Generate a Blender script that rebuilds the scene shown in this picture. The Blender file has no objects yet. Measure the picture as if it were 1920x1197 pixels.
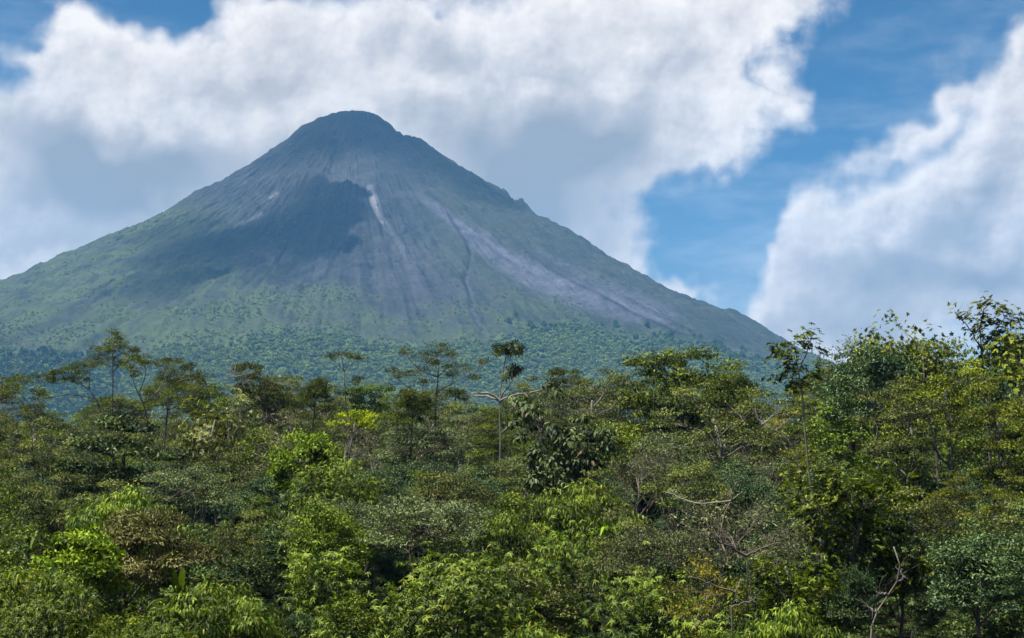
import bpy, math, random
import numpy as np
from mathutils import Vector

# ------------------------------------------------------------------ camera
PW, PH, F = 1920.0, 1197.0, 2870.0          # photo size and focal length in photo pixels
HORIZON = 846.0
CAMZ = 11.0
PITCH = math.atan((HORIZON - PH / 2) / F)
SP, CP = math.sin(PITCH), math.cos(PITCH)
scene = bpy.context.scene
col = scene.collection
cam_d = bpy.data.cameras.new('camera')
cam = bpy.data.objects.new('camera', cam_d)
col.objects.link(cam)
cam.location = (0, 0, CAMZ)
cam.rotation_euler = (math.radians(90) + PITCH, 0, 0)
cam_d.sensor_width = 36.0
cam_d.lens = 36.0 * F / PW
cam_d.clip_start = 0.5
cam_d.clip_end = 60000
scene.camera = cam

SUN_EL, SUN_AZ = math.radians(69), math.radians(72)      # high, from the left and a little behind the camera
SUN = np.array([-math.sin(SUN_AZ) * math.cos(SUN_EL), -math.cos(SUN_AZ) * math.cos(SUN_EL), math.sin(SUN_EL)])
sl = bpy.data.lights.new('sun', 'SUN')
sl.energy = 5.0
sl.angle = math.radians(0.53)
sl.color = (1.0, 0.96, 0.89)
so = bpy.data.objects.new('sun', sl)
col.objects.link(so)
so.location = (-200, -300, 600)
so.rotation_euler = Vector(-SUN).to_track_quat('-Z', 'Y').to_euler()

vs = scene.view_settings
vs.view_transform = 'Standard'
vs.look = 'None'
vs.exposure = 1.52
vs.gamma = 1.0
vs.use_curve_mapping = False
cy = scene.cycles
cy.max_bounces = 5
cy.diffuse_bounces = 2
cy.glossy_bounces = 2
cy.transmission_bounces = 3
cy.volume_bounces = 1
cy.transparent_max_bounces = 4
cy.use_adaptive_sampling = True
cy.adaptive_threshold = 0.02
cy.sample_clamp_indirect = 4.0
cy.caustics_reflective = False
cy.caustics_refractive = False
cy.use_denoising = True


def raydir(px, py):
    xc = (np.asarray(px, float) - PW / 2) / F
    yc = (PH / 2 - np.asarray(py, float)) / F
    return xc, CP - yc * SP, SP + yc * CP


def at(px, py, Y):
    x, y, z = raydir(px, py)
    t = Y / y
    return np.array([x * t, Y + 0 * t, CAMZ + z * t])


def to_px(P):
    P = np.asarray(P, float)
    x, y, z = P[..., 0], P[..., 1], P[..., 2] - CAMZ
    d = np.maximum(y * CP + z * SP, 1e-3)
    return PW / 2 + F * x / d, PH / 2 - F * (z * CP - y * SP) / d


# ------------------------------------------------------------------ node helpers
class NT:
    def __init__(self, tree):
        self.t = tree
        self.n = tree.nodes
        self.l = tree.links

    def put(self, sock, v):
        if v is None:
            return
        if isinstance(v, bpy.types.NodeSocket):
            self.l.new(v, sock)
        else:
            sock.default_value = v

    def node(self, typ, **kw):
        nd = self.n.new(typ)
        for k, v in kw.items():
            setattr(nd, k, v)
        return nd

    def math(self, op, a, b=None, c=None, clamp=False):
        nd = self.node('ShaderNodeMath', operation=op, use_clamp=clamp)
        for s, v in zip(nd.inputs, (a, b, c)):
            self.put(s, v)
        return nd.outputs[0]

    def vmath(self, op, a, b=None, scale=None):
        nd = self.node('ShaderNodeVectorMath', operation=op)
        self.put(nd.inputs[0], a)
        self.put(nd.inputs[1], b)
        if scale is not None:
            self.put(nd.inputs['Scale'], scale)
        return nd.outputs['Value' if op in ('LENGTH', 'DOT_PRODUCT') else 'Vector']

    def maprange(self, v, a, b, c, d, mode='SMOOTHSTEP'):
        nd = self.node('ShaderNodeMapRange', interpolation_type=mode)
        nd.clamp = True
        for s, x in zip(nd.inputs, (v, a, b, c, d)):
            self.put(s, x)
        return nd.outputs[0]

    def noise(self, vec, scale, detail=4, rough=0.5, out=0, lac=2.0, dist=0.0):
        nd = self.node('ShaderNodeTexNoise')
        self.put(nd.inputs['Vector'], vec)
        self.put(nd.inputs['Scale'], scale)
        self.put(nd.inputs['Detail'], detail)
        self.put(nd.inputs['Roughness'], rough)
        self.put(nd.inputs['Lacunarity'], lac)
        self.put(nd.inputs['Distortion'], dist)
        return nd.outputs[out]

    def mix(self, f, a, b, blend='MIX'):
        nd = self.node('ShaderNodeMix', data_type='RGBA', blend_type=blend)
        nd.clamp_factor = True
        self.put(nd.inputs[0], f)
        self.put(nd.inputs[6], a)
        self.put(nd.inputs[7], b)
        return nd.outputs[2]


def rgb(r, g, b):
    return (r, g, b, 1.0)


# ------------------------------------------------------------------ world: clear sky with cumulus
SKY_STRENGTH = 0.05
CLOUD_LEVEL = 0.40


def ang(px, py):
    x, y, z = raydir(px, py)
    n = math.sqrt(x * x + y * y + z * z)
    return math.atan2(x, y), math.asin(z / n)


COVER = [  # photo x, y, radius x, radius y, turn in degrees, weight
    (280, 190, 480, 270, 0, 1.1), (700, 110, 460, 260, 0, 1.1), (1040, 150, 400, 330, 0, 1.0), (150, 100, 230, 130, 0, .4), (520, 40, 260, 90, 0, .4),
    (1250, 130, 290, 270, 0, .9), (1430, 5, 230, 130, -12, .85), (1530, 190, 90, 95, 18, .46), (1465, 185, 110, 80, 0, .45),
    (1310, 265, 170, 130, 0, .55), (900, 360, 430, 230, 0, .9), (90, 360, 340, 240, 0, 1.0),
    (40, 500, 320, 160, 0, .9), (1070, 430, 220, 120, 18, .42), (1170, 480, 110, 90, 0, .36),
    (1290, 528, 130, 52, 0, .70), (1190, 470, 120, 80, 0, .3), (330, 470, 270, 140, -20, .7),
    (1960, 190, 210, 190, -32, 1.0), (1860, 340, 230, 160, -32, 1.0), (1700, 420, 190, 120, -32, .85),
    (1740, 540, 400, 160, 0, .95), (1960, 430, 290, 300, 0, 1.0), (1580, 590, 280, 120, 0, .8),
    (1560, 390, 90, 80, 0, .55), (1500, 500, 150, 90, -32, .5), (1765, 192, 90, 34, -32, .62), (1685, 262, 130, 44, -32, .60), (1935, 110, 110, 110, 0, .8),
    (1480, 640, 300, 80, 0, .75), (1610, 300, 120, 60, -32, .25),
    (-20, 20, 150, 110, 0, -.75), (0, 170, 130, 60, 0, -.55), (290, -20, 150, 50, 0, -.7), (850, 62, 46, 64, 18, -.62),
    (80, 90, 60, 34, 0, -.45), (420, -4, 90, 30, 0, -.7), (815, 0, 40, 40, 0, -.4),
    (1640, 90, 170, 120, -32, -.5), (1350, 430, 140, 80, -32, -.25),
    (1640, 200, 70, 100, 0, -.3), (1430, 460, 90, 120, 0, -.4)]
SHADE = [
    (230, 340, 330, 130, 0, 1.0), (120, 260, 220, 80, 0, .3), (1110, 250, 240, 140, 18, 1.0), (980, 360, 320, 150, 18, .8),
    (560, 300, 280, 110, 0, .55), (420, 150, 220, 60, 0, .35), (820, 130, 140, 70, 0, .3), (1250, 390, 220, 90, 0, .35),
    (1860, 520, 210, 70, 0, .7), (1560, 600, 280, 90, 0, .45), (1800, 410, 140, 60, -32, .6), (1640, 510, 160, 60, 0, .45),
    (1900, 620, 220, 60, 0, .5), (100, 450, 170, 50, 0, .3), (1330, 120, 100, 60, 0, .3)]


def blob_sum(g, frames, items):
    """sum of soft ellipses; frames: {turn: direction plane turned by that angle}"""
    total = 0.0
    for (x, y, rx, ry, rot, w) in items:
        turn = min(frames, key=lambda q: abs(q - rot))
        c, s_ = math.cos(math.radians(turn)), math.sin(math.radians(turn))
        a, e = ang(x, y)
        a, e = c * a - s_ * e, s_ * a + c * e
        ix, iy = F / rx, F / ry
        nd = g.node('ShaderNodeVectorMath', operation='MULTIPLY_ADD')
        g.put(nd.inputs[0], frames[turn])
        nd.inputs[1].default_value = (ix, iy, 0)
        nd.inputs[2].default_value = (-a * ix, -e * iy, 0)
        q = g.vmath('DOT_PRODUCT', nd.outputs[0], nd.outputs[0])
        total = g.math('MULTIPLY_ADD', g.math('POWER', .055, q), w * 1.12, total)
    return total


def build_world():
    w = bpy.data.worlds.new('World')
    scene.world = w
    w.use_nodes = True
    w.cycles.sampling_method = 'MANUAL'
    w.cycles.sample_map_resolution = 512
    # group: billowing noise along a direction
    grp = bpy.data.node_groups.new('cloud_noise', 'ShaderNodeTree')
    grp.interface.new_socket('dir', in_out='INPUT', socket_type='NodeSocketVector')
    grp.interface.new_socket('height', in_out='OUTPUT', socket_type='NodeSocketFloat')
    g = NT(grp)
    gi = g.node('NodeGroupInput')
    go = g.node('NodeGroupOutput')
    d = gi.outputs[0]
    n1 = g.noise(g.vmath('ADD', d, (3.1, 1.7, 5.3)), 8.5, 8, .585, lac=2.1)
    n2 = g.noise(g.vmath('ADD', d, (1.3, 7.7, 2.9)), 17.0, 5, .52)
    puff = g.math('MULTIPLY', g.math('ABSOLUTE', g.math('SUBTRACT', n2, .5)), 1.1)
    g.put(go.inputs[0], g.math('ADD', n1, puff))

    t = NT(w.node_tree)
    for nd in list(t.n):
        t.n.remove(nd)
    out = t.node('ShaderNodeOutputWorld')
    bg = t.node('ShaderNodeBackground')
    bg.inputs['Strength'].default_value = SKY_STRENGTH
    sky = t.node('ShaderNodeTexSky', sky_type='NISHITA')
    sky.sun_disc = False
    sky.sun_elevation = SUN_EL
    sky.sun_rotation = math.pi + SUN_AZ
    sky.altitude = 600
    sky.air_density = 1.0
    sky.dust_density = 0.3
    sky.ozone_density = 2.5
    tc = t.node('ShaderNodeTexCoord')
    d = t.vmath('NORMALIZE', tc.outputs['Generated'])
    sep = t.node('ShaderNodeSeparateXYZ')
    t.put(sep.inputs[0], d)
    az = t.math('ARCTAN2', sep.outputs[0], sep.outputs[1])
    el = t.math('ARCSINE', sep.outputs[2])
    cmb = t.node('ShaderNodeCombineXYZ')
    t.put(cmb.inputs[0], az)
    t.put(cmb.inputs[1], el)
    warp = t.vmath('SUBTRACT', t.noise(d, 13.0, 3, .6, out=1), (.5, .5, .5))
    p = t.vmath('ADD', cmb.outputs[0], t.vmath('SCALE', warp, scale=0.085))
    frames = {0: p}
    for turn in (-32, 18):
        c, s_ = math.cos(math.radians(turn)), math.sin(math.radians(turn))
        cm = t.node('ShaderNodeCombineXYZ')
        t.put(cm.inputs[0], t.vmath('DOT_PRODUCT', p, (c, -s_, 0)))
        t.put(cm.inputs[1], t.vmath('DOT_PRODUCT', p, (s_, c, 0)))
        frames[turn] = cm.outputs[0]
    cover = blob_sum(t, frames, COVER)
    shade = blob_sum(t, frames, SHADE)
    # the rest of the sky carries the same broken cumulus
    rest = t.maprange(t.noise(d, 2.6, 2, .5), .46, .64, 0.0, 0.9)
    out_a = t.maprange(t.math('ABSOLUTE', az), .36, .46, 0, 1)
    out_e = t.maprange(el, .31, .40, 0, 1)
    cover = t.math('ADD', cover, t.math('MULTIPLY', rest, t.math('MAXIMUM', out_a, out_e)))
    cover = t.math('MINIMUM', t.math('MULTIPLY', cover, 1.22), 1.6)
    H = []
    for off in ((0, 0, 0), (-0.010, 0.0, 0.014), (-0.0020, 0.0, 0.0027)):
        A = t.node('ShaderNodeGroup')
        A.node_tree = grp
        t.put(A.inputs[0], t.vmath('ADD', d, off))
        H.append(A.outputs[0])
    nz = t.math('MULTIPLY', t.math('SUBTRACT', H[0], .62), 1.8)
    dens = t.math('ADD', cover, nz)
    soft = t.maprange(t.noise(t.vmath('ADD', d, (9.2, 4.4, 1.0)), 6.0, 2, .5), .34, .56, .50, 1.0)
    lo = t.math('SUBTRACT', .40, t.math('MULTIPLY', soft, .42))
    hi = t.math('ADD', .50, t.math('MULTIPLY', soft, .66))
    alpha = t.maprange(dens, lo, hi, 0, 1)
    tone = t.math('MULTIPLY', t.math('SUBTRACT', t.noise(t.vmath('ADD', d, (2.2, 8.1, 4.0)), 6.0, 3, .55), .5), .55)
    # towards the sun the cloud thins: that side is lit
    calm = t.maprange(shade, 0.1, .9, 1.0, .22)
    l1 = t.math('MULTIPLY', t.math('SUBTRACT', H[0], H[1]), 1.35)
    l2 = t.math('MULTIPLY', t.math('SUBTRACT', H[0], H[2]), .85)
    lit = t.math('MULTIPLY', t.math('ADD', l1, l2), calm)
    thick = t.maprange(dens, .45, 1.7, 0, .30)
    shd = t.math('MULTIPLY', t.math('MINIMUM', shade, 1.1), .80)
    body = t.math('SUBTRACT', t.math('SUBTRACT', t.math('ADD', t.math('ADD', .93, lit), tone), thick), shd)
    body = t.math('MAXIMUM', t.math('MINIMUM', body, 1.0), 0.0)
    ramp = t.node('ShaderNodeValToRGB')
    t.put(ramp.inputs[0], body)
    cr = ramp.color_ramp
    cr.elements[0].position = 0.0
    cr.elements[0].color = (.33, .35, .37, 1)
    cr.elements[1].position = 1.0
    cr.elements[1].color = (1.0, .94, .885, 1)
    e = cr.elements.new(.45)
    e.color = (.58, .565, .56, 1)
    cloud = t.vmath('SCALE', ramp.outputs[0], scale=CLOUD_LEVEL / SKY_STRENGTH)
    skyc = t.mix(1.0, sky.outputs[0], rgb(.17, .39, .52), 'MULTIPLY')
    veil = t.noise(t.vmath('MULTIPLY', cmb.outputs[0], (5.0, 16.0, 1.0)), 1.6, 5, .6)
    veil = t.math('MULTIPLY', t.maprange(veil, .40, .74, 0, .42), t.maprange(el, .30, .05, .35, 1.0, 'LINEAR'))
    veil = t.math('ADD', veil, t.maprange(el, .22, .02, 0.0, .24))
    skyc = t.mix(veil, skyc, t.vmath('SCALE', (.75, .80, .86), scale=CLOUD_LEVEL / SKY_STRENGTH))
    t.put(bg.inputs['Color'], t.mix(alpha, skyc, cloud))
    t.l.new(bg.outputs[0], out.inputs['Surface'])


build_world()

# ------------------------------------------------------------------ mesh helpers
def new_mesh(name, verts, tris=None, quads=None, attrs=None, smooth=False):
    """verts (n,3); tris (m,3) and/or quads (k,4) index arrays; attrs {name: (type, data)} on points"""
    me = bpy.data.meshes.new(name)
    verts = np.asarray(verts, np.float32)
    me.vertices.add(len(verts))
    me.vertices.foreach_set('co', verts.ravel())
    idx, sizes = [], []
    for fa, k in ((tris, 3), (quads, 4)):
        if fa is not None and len(fa):
            fa = np.asarray(fa, np.int32)
            idx.append(fa.ravel())
            sizes.append(np.full(len(fa), k, np.int32))
    idx = np.concatenate(idx)
    sizes = np.concatenate(sizes)
    me.loops.add(len(idx))
    me.loops.foreach_set('vertex_index', idx)
    me.polygons.add(len(sizes))
    starts = np.zeros(len(sizes), np.int32)
    starts[1:] = np.cumsum(sizes)[:-1]
    me.polygons.foreach_set('loop_start', starts)
    me.polygons.foreach_set('loop_total', sizes)
    if smooth:
        me.polygons.foreach_set('use_smooth', np.ones(len(sizes), bool))
    for nm, (typ, data) in (attrs or {}).items():
        at_ = me.attributes.new(nm, typ, 'POINT')
        data = np.asarray(data, np.float32)
        at_.data.foreach_set('color' if typ == 'FLOAT_COLOR' else ('vector' if typ == 'FLOAT_VECTOR' else 'value'), data.ravel())
    me.update()
    me.validate()
    return me


def link(name, me, mat=None, parent=None, **props):
    o = bpy.data.objects.new(name, me)
    col.objects.link(o)
    if mat is not None and not me.materials:
        me.materials.append(mat)
    if parent is not None:
        o.parent = parent
    for k, v in props.items():
        o[k] = v
    return o


def hash2(ix, iy, seed):
    h = (ix.astype(np.int64) * 374761393 + iy.astype(np.int64) * 668265263 + seed * 1442695041) & 0xFFFFFFFF
    h = ((h ^ (h >> 13)) * 1274126177) & 0xFFFFFFFF
    return ((h ^ (h >> 16)) & 0xFFFFFF) / float(0xFFFFFF)


def vnoise(x, y, seed=0):
    x0, y0 = np.floor(x), np.floor(y)
    fx, fy = x - x0, y - y0
    fx = fx * fx * fx * (fx * (fx * 6 - 15) + 10)
    fy = fy * fy * fy * (fy * (fy * 6 - 15) + 10)
    a = hash2(x0, y0, seed)
    b = hash2(x0 + 1, y0, seed)
    c = hash2(x0, y0 + 1, seed)
    e = hash2(x0 + 1, y0 + 1, seed)
    return (a * (1 - fx) + b * fx) * (1 - fy) + (c * (1 - fx) + e * fx) * fy


def fbm(x, y, seed=0, octv=5, gain=.5):
    s, amp, tot = 0, 1, 0
    for i in range(octv):
        s = s + amp * (vnoise(x, y, seed + i * 17) - .5)
        tot += amp
        x, y, amp = x * 2.03 + 5.1, y * 2.03 + 3.7, amp * gain
    return s / tot * 2          # about -1..1


def sstep(a, b, x):
    t = np.clip((x - a) / (b - a), 0, 1)
    return t * t * (3 - 2 * t)


def poly_dist(px, py, pts):
    """distance to a polyline in photo pixels and the fraction along it"""
    pts = np.asarray(pts, float)
    best = np.full(px.shape, 1e9)
    frac = np.zeros(px.shape)
    seg = np.hypot(*(pts[1:] - pts[:-1]).T)
    acc = np.concatenate([[0], np.cumsum(seg)])
    for i in range(len(pts) - 1):
        a, b = pts[i], pts[i + 1]
        ab = b - a
        t = np.clip(((px - a[0]) * ab[0] + (py - a[1]) * ab[1]) / (ab @ ab), 0, 1)
        d = np.hypot(px - a[0] - t * ab[0], py - a[1] - t * ab[1])
        m = d < best
        best = np.where(m, d, best)
        frac = np.where(m, (acc[i] + t * seg[i]) / acc[-1], frac)
    return best, frac


# ------------------------------------------------------------------ volcano
D0 = 4500.0
SIL_L = [(660, 208), (640, 209), (622, 214), (600, 222), (584, 231), (566, 236), (556, 247), (540, 260), (505, 284), (480, 300), (440, 325), (400, 347),
         (365, 365), (320, 391), (270, 417), (220, 439), (160, 467), (100, 491), (50, 513), (0, 532), (-200, 604), (-500, 694), (-900, 786), (-1300, 850)]
SIL_R = [(660, 208), (690, 210), (708, 216), (724, 229), (745, 246), (770, 260), (790, 264), (808, 275), (830, 290), (880, 322), (930, 352), (975, 380), (990, 388),
         (1005, 402), (1050, 425), (1100, 455), (1150, 485), (1200, 513), (1240, 533), (1290, 556), (1330, 573), (1390, 592), (1420, 606),
         (1455, 628), (1500, 655), (1560, 688), (1700, 750), (1900, 815), (2100, 860)]
TOP = at(660, 208, D0)
XS = TOP[0]


def prof(sil):
    P = np.array([at(x, y, D0) for x, y in sil])
    r = np.abs(P[:, 0] - XS)
    return r, P[:, 2]


RG = np.concatenate([np.linspace(0, 260, 66)[:-1], np.linspace(260, 2700, 330)])
PL = np.interp(RG, *prof(SIL_L))
PR = np.interp(RG, *prof(SIL_R))
PL[RG > prof(SIL_L)[0].max()] = -6
PR[RG > prof(SIL_R)[0].max()] = -6


def smooth_prof(p, n):
    q = np.pad(p, n, mode='edge')
    return np.convolve(q, np.ones(2 * n + 1) / (2 * n + 1), 'valid')


def cone(pl, pr, R, T):
    w = (1 + np.cos(T)) / 2
    w = w * w * (3 - 2 * w)
    plf, prf = smooth_prof(pl, 14), smooth_prof(pr, 14)
    side = np.abs(np.cos(T)) ** 6            # the sharp notches stay on the two skylines
    zl = np.interp(R, RG, pl) * side + np.interp(R, RG, plf) * (1 - side)
    zr = np.interp(R, RG, pr) * side + np.interp(R, RG, prf) * (1 - side)
    return zl * (1 - w) + zr * w


# correct the two skyline profiles for perspective (a few fixed-point steps)
for _ in range(5):
    T, R = np.meshgrid(np.radians(np.linspace(-80, 80, 161)), RG)
    for sgn, sil, pp in ((1, SIL_R, 'r'), (-1, SIL_L, 'l')):
        Z = cone(PL, PR, R, T if sgn > 0 else np.pi + T)
        X = XS + sgn * R * np.cos(T)
        Y = D0 + R * np.sin(T) * (1 if sgn > 0 else -1)
        qx, qy = to_px(np.stack([X, Y, Z], -1))
        xs = np.arange(662, 1960, 3) if sgn > 0 else np.arange(658, -300, -3)
        best = np.full(len(xs), 1e9)
        for j in range(qx.shape[1]):
            o = np.argsort(qx[:, j])
            best = np.minimum(best, np.interp(xs, qx[o, j], qy[o, j], left=1e9, right=1e9))
        sx, sy = np.array(sil).T
        o = np.argsort(sx)
        want = np.interp(xs, sx[o], sy[o])
        dz = (best - want) / F * D0
        rr = np.abs(xs - 660) / F * D0
        o = np.argsort(rr)
        corr = np.interp(RG, rr[o], dz[o])
        corr[0] = 0
        if sgn > 0:
            PR = PR + corr * .8
        else:
            PL = PL + corr * .8

SCAR = [(694, 352), (704, 385), (716, 410), (735, 440), (752, 462), (768, 490), (776, 520), (780, 560), (786, 600)]
SCAR2 = [(690, 352), (694, 375), (712, 412), (728, 436), (742, 464), (748, 490)]
FAN = [(760, 345), (800, 378), (850, 412), (895, 450), (950, 490), (1010, 522), (1090, 555), (1180, 585), (1265, 605)]
FAN2 = [(845, 400), (900, 440), (960, 480), (1020, 512), (1100, 545), (1190, 578), (1280, 604)]
GULLY = [(845, 405), (862, 430), (876, 452), (884, 470), (878, 500), (872, 525), (880, 545), (882, 575), (894, 600), (905, 618)]
LEVEE = [(985, 478), (1030, 510), (1075, 536), (1120, 556), (1180, 590), (1250, 622), (1330, 652)]
LEVEE2 = [(1170, 560), (1230, 590), (1290, 620), (1350, 650)]
LAVA_L = [(0, 642), (60, 622), (120, 598), (165, 570), (200, 545)]
GREYL = [(360, 590), (395, 560), (405, 540), (420, 525)]
GREYL2 = [(440, 600), (455, 560), (460, 520)]


def volcano():
    front = np.radians(np.linspace(-200, 20, 1060))
    back = np.radians(np.linspace(20, 160, 90))[1:-1]
    th = np.concatenate([front, back])
    rg = np.concatenate([np.linspace(0.5, 1, 2), 260 * np.linspace(0.01, 1, 46), 260 + 2350 * np.linspace(0, 1, 322)[1:]])
    T, R = np.meshgrid(th, rg)
    Z = cone(PL, PR, R, T)
    X = XS + R * np.cos(T)
    Y = D0 + R * np.sin(T)
    side = np.abs(np.cos(T)) ** 8
    fade = sstep(30, 260, R) * (1 - .65 * side)
    rib = fbm(T * 9.0, np.log(R + 60) * 1.5, 3, 5, .55)
    rib2 = fbm(T * 34.0, np.log(R + 60) * 3.0, 9, 4, .6)
    Z = Z + fade * (rib * 20 + rib2 * (4 + 8 * sstep(200, 800, R)) - 10 * sstep(150, 800, R) * np.abs(fbm(T * 44.0, np.log(R + 60) * 4.4, 13, 3, .6))) * sstep(0, 500, R)
    Z = Z + fbm(X / 90, Y / 90, 21, 5, .55) * 12 * sstep(20, 300, R)
    Z = Z + fbm(X / 26, Y / 26, 31, 3, .6) * 6.0 * sstep(10, 90, R) + fbm(X / 11, Y / 11, 37, 2) * 3.0 * sstep(4, 40, R)
    u, v = to_px(np.stack([X, Y, Z], -1))
    vis = (np.sin(T) < .35)
    jit = fbm(T * 60, np.log(R + 60) * 10, 41, 4) * 6
    strk = fbm(T * 130, np.log(R + 60) * 5.5, 47, 4, .6)
    # channels and levees have relief
    d, f = poly_dist(u + jit * .5, v, GULLY)
    gul = np.exp(-(d / 4.0) ** 2) * vis
    Z -= gul * 8
    d, f = poly_dist(u + jit * .5, v, LEVEE)
    lev = np.exp(-(d / 3.5) ** 2) * vis
    Z += np.exp(-((d - 1) / 6) ** 2) * 9 * vis
    d, f = poly_dist(u, v, LEVEE2)
    lev2 = np.exp(-(d / 3.0) ** 2) * vis
    Z += lev2 * 6

    # what the ground itself is made of, as a colour on the surface
    n1 = fbm(X / 240, Y / 240, 61, 5, .6)
    n2 = fbm(X / 60, Y / 60, 71, 4, .6)
    C = np.empty(X.shape + (3,))
    ash = np.array([.019, .0225, .029])
    ashw = np.array([.034, .035, .038])
    grass = np.array([.043, .058, .019])
    wood = np.array([.042, .060, .019])
    lava = np.array([.015, .015, .018])
    pale = np.array([.074, .078, .104])
    white = np.array([.17, .17, .182])
    m = np.clip(.5 + n1 * .7 + strk * .5, 0, 1)[..., None]
    C[:] = ash * (1 - m) + ashw * m
    C *= (1 + (.12 + .14 * sstep(250, 700, R)) * strk + .30 * n2)[..., None]
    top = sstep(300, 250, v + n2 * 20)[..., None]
    C = C * (1 - .45 * top)                               # darker towards the summit

    def lay(colr, a):
        nonlocal C
        a = np.clip(a, 0, 1)[..., None]
        C = C * (1 - a) + np.asarray(colr) * (1 + .22 * n2[..., None]) * a
    # left flank meadows, right shoulder scrub, lower slopes
    mead = sstep(120, -60, (u - 330) + (v - 380) * -.9 + n1 * 120) * sstep(330, 400, v + n2 * 15)
    lay(grass, .85 * mead * np.clip(.75 + n2 * .9, 0, 1))
    edge = sstep(470, 420, v - (u - 660) * .38 + n2 * 30) * sstep(760, 860, u)
    lay(grass * .75, .35 * edge)
    lowr = np.interp(u, [0, 200, 350, 480, 620, 760, 900, 1000, 1150, 1300, 1450], [560, 545, 560, 545, 530, 590, 560, 545, 590, 625, 690])
    low = sstep(-25, 45, v - lowr + n1 * 38 + n2 * 14)
    lay(grass * np.array([.95, .95, .9]), .80 * low * np.clip(.8 + n2 * .8, 0, 1))
    woodr = np.interp(u, [0, 200, 330, 450, 600, 760, 900, 960, 1060, 1200, 1320, 1440], [668, 672, 655, 635, 612, 640, 640, 625, 592, 618, 640, 668])
    wd = sstep(-14, 26, v - woodr + n1 * 22 + n2 * 12)
    lay(wood * 1.25, .9 * wd)
    for L, wdt, a in ((LAVA_L, 12, .8), (GREYL, 9, .6), (GREYL2, 6, .45)):
        d, f = poly_dist(u, v, L)
        lay(lava * 1.1, a * np.clip(.75 + strk * 1.1 + n2 * .8, 0, 1) * np.exp(-(d / (wdt * (1 + .6 * n2))) ** 2) * vis)
    # lava fan: widens downhill, streaked along the slope
    d, f = poly_dist(u + strk * 5, v, FAN)
    wdt = 4 + 26 * np.sin(np.clip(f, 0, 1) * np.pi * .86) ** 1.2
    fan = sstep(1.25, .35, d / wdt + strk * .45) * sstep(0.02, .12, f) * sstep(1.0, .94, f)
    lay(pale * .78, .9 * fan * vis)
    d, f = poly_dist(u + strk * 3, v - 4, FAN2)
    lay(pale * 1.15, .75 * np.exp(-(d / (2.5 + 9 * f)) ** 2) * np.clip(.8 + strk * 1.2, 0, 1) * sstep(1, .85, f) * vis)
    d, f = poly_dist(u + strk * 4, v, [(1010, 470), (1090, 515), (1170, 550), (1260, 590)])
    lay(pale * .72, .65 * np.exp(-(d / (6 + 12 * f)) ** 2) * vis)
    # white scar and the runout below it
    d, f = poly_dist(u + strk * 3.0, v, SCAR)
    wdt = np.interp(f, [0, .12, .22, .35, .55, .8, 1], [7, 9, 6, 5, 9, 15, 10])
    a = sstep(1.3, .4, d / wdt + strk * .5)
    lay(pale * .95, a * np.interp(f, [0, .1, .4, .7, 1], [.9, .85, .5, .25, .05]) * vis)
    lay(white, a * sstep(.34, .12, f) * sstep(-.02, .03, f) * np.clip(.75 + strk * 1.4, 0, 1) * vis)
    d, f = poly_dist(u + strk * 2.0, v, SCAR2)
    lay(white * .85, .7 * np.exp(-(d / 3.0) ** 2) * sstep(.8, .2, f) * vis)
    for pts in ([(440, 425), (465, 414), (478, 409)], [(470, 412), (490, 402)], [(505, 372), (520, 362)]):
        d, f = poly_dist(u, v, pts)
        lay(white * .8, .8 * np.exp(-(d / 2.6) ** 2) * vis)
    d, f = poly_dist(u + strk * 5, v, [(640, 260), (668, 300), (690, 350), (640, 330), (600, 360), (500, 385)])
    lay(ashw * 1.15, .5 * np.exp(-(d / 14) ** 2) * vis)
    lay(lava * .7, .95 * gul * np.clip(.8 + .6 * strk, 0, 1))
    d, f = poly_dist(u + jit * .6 - 3, v, GULLY)
    lay(pale, .5 * np.exp(-(d / 1.6) ** 2) * vis)
    lay(lava * .8, .75 * lev)
    lay(lava, .6 * lev2)
    d, f = poly_dist(u + jit * .7, v, [(782, 340), (820, 375), (862, 410), (900, 446), (930, 476), (970, 500)])
    lay(lava, .55 * np.exp(-(d / 2.6) ** 2) * vis)
    d, f = poly_dist(u + jit * .7, v, [(690, 395), (718, 425), (745, 465), (752, 500), (770, 540)])
    lay(lava, .45 * np.exp(-(d / 2.6) ** 2) * vis)
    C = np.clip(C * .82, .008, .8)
    nr, nt = X.shape
    V = np.stack([X, Y, Z], -1).reshape(-1, 3)
    i = np.arange(nr - 1)[:, None] * nt
    j = np.arange(nt)
    jn = (j + 1) % nt
    q = np.stack([i + j, i + nt + j, i + nt + jn, i + jn], -1).reshape(-1, 4)
    cen = len(V)
    V = np.vstack([V, [XS, D0, Z[0].mean()]])
    cap = np.stack([np.full(nt, cen), j, jn], -1)
    Cc = np.vstack([C.reshape(-1, 3), C[0, 0]])
    rgba = np.hstack([Cc, np.ones((len(Cc), 1))])
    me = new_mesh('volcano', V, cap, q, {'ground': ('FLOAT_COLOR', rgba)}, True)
    mat = bpy.data.materials.new('volcano_ground')
    mat.use_nodes = True
    t = NT(mat.node_tree)
    b = t.n['Principled BSDF']
    an = t.node('ShaderNodeAttribute', attribute_name='ground')
    tc = t.node('ShaderNodeTexCoord')
    gr = t.noise(tc.outputs['Object'], .09, 6, .65)
    gr2 = t.noise(tc.outputs['Object'], .025, 3, .6)
    k = t.maprange(t.math('ADD', t.math('MULTIPLY', gr, .7), t.math('MULTIPLY', gr2, .3)), .3, .7, .55, 1.45, 'LINEAR')
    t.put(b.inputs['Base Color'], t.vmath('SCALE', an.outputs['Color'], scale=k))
    b.inputs['Roughness'].default_value = .95
    b.inputs['Specular IOR Level'].default_value = .1
    bp = t.node('ShaderNodeBump')
    bp.inputs['Strength'].default_value = .6
    bp.inputs['Distance'].default_value = 6.0
    t.put(bp.inputs['Height'], gr)
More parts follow.
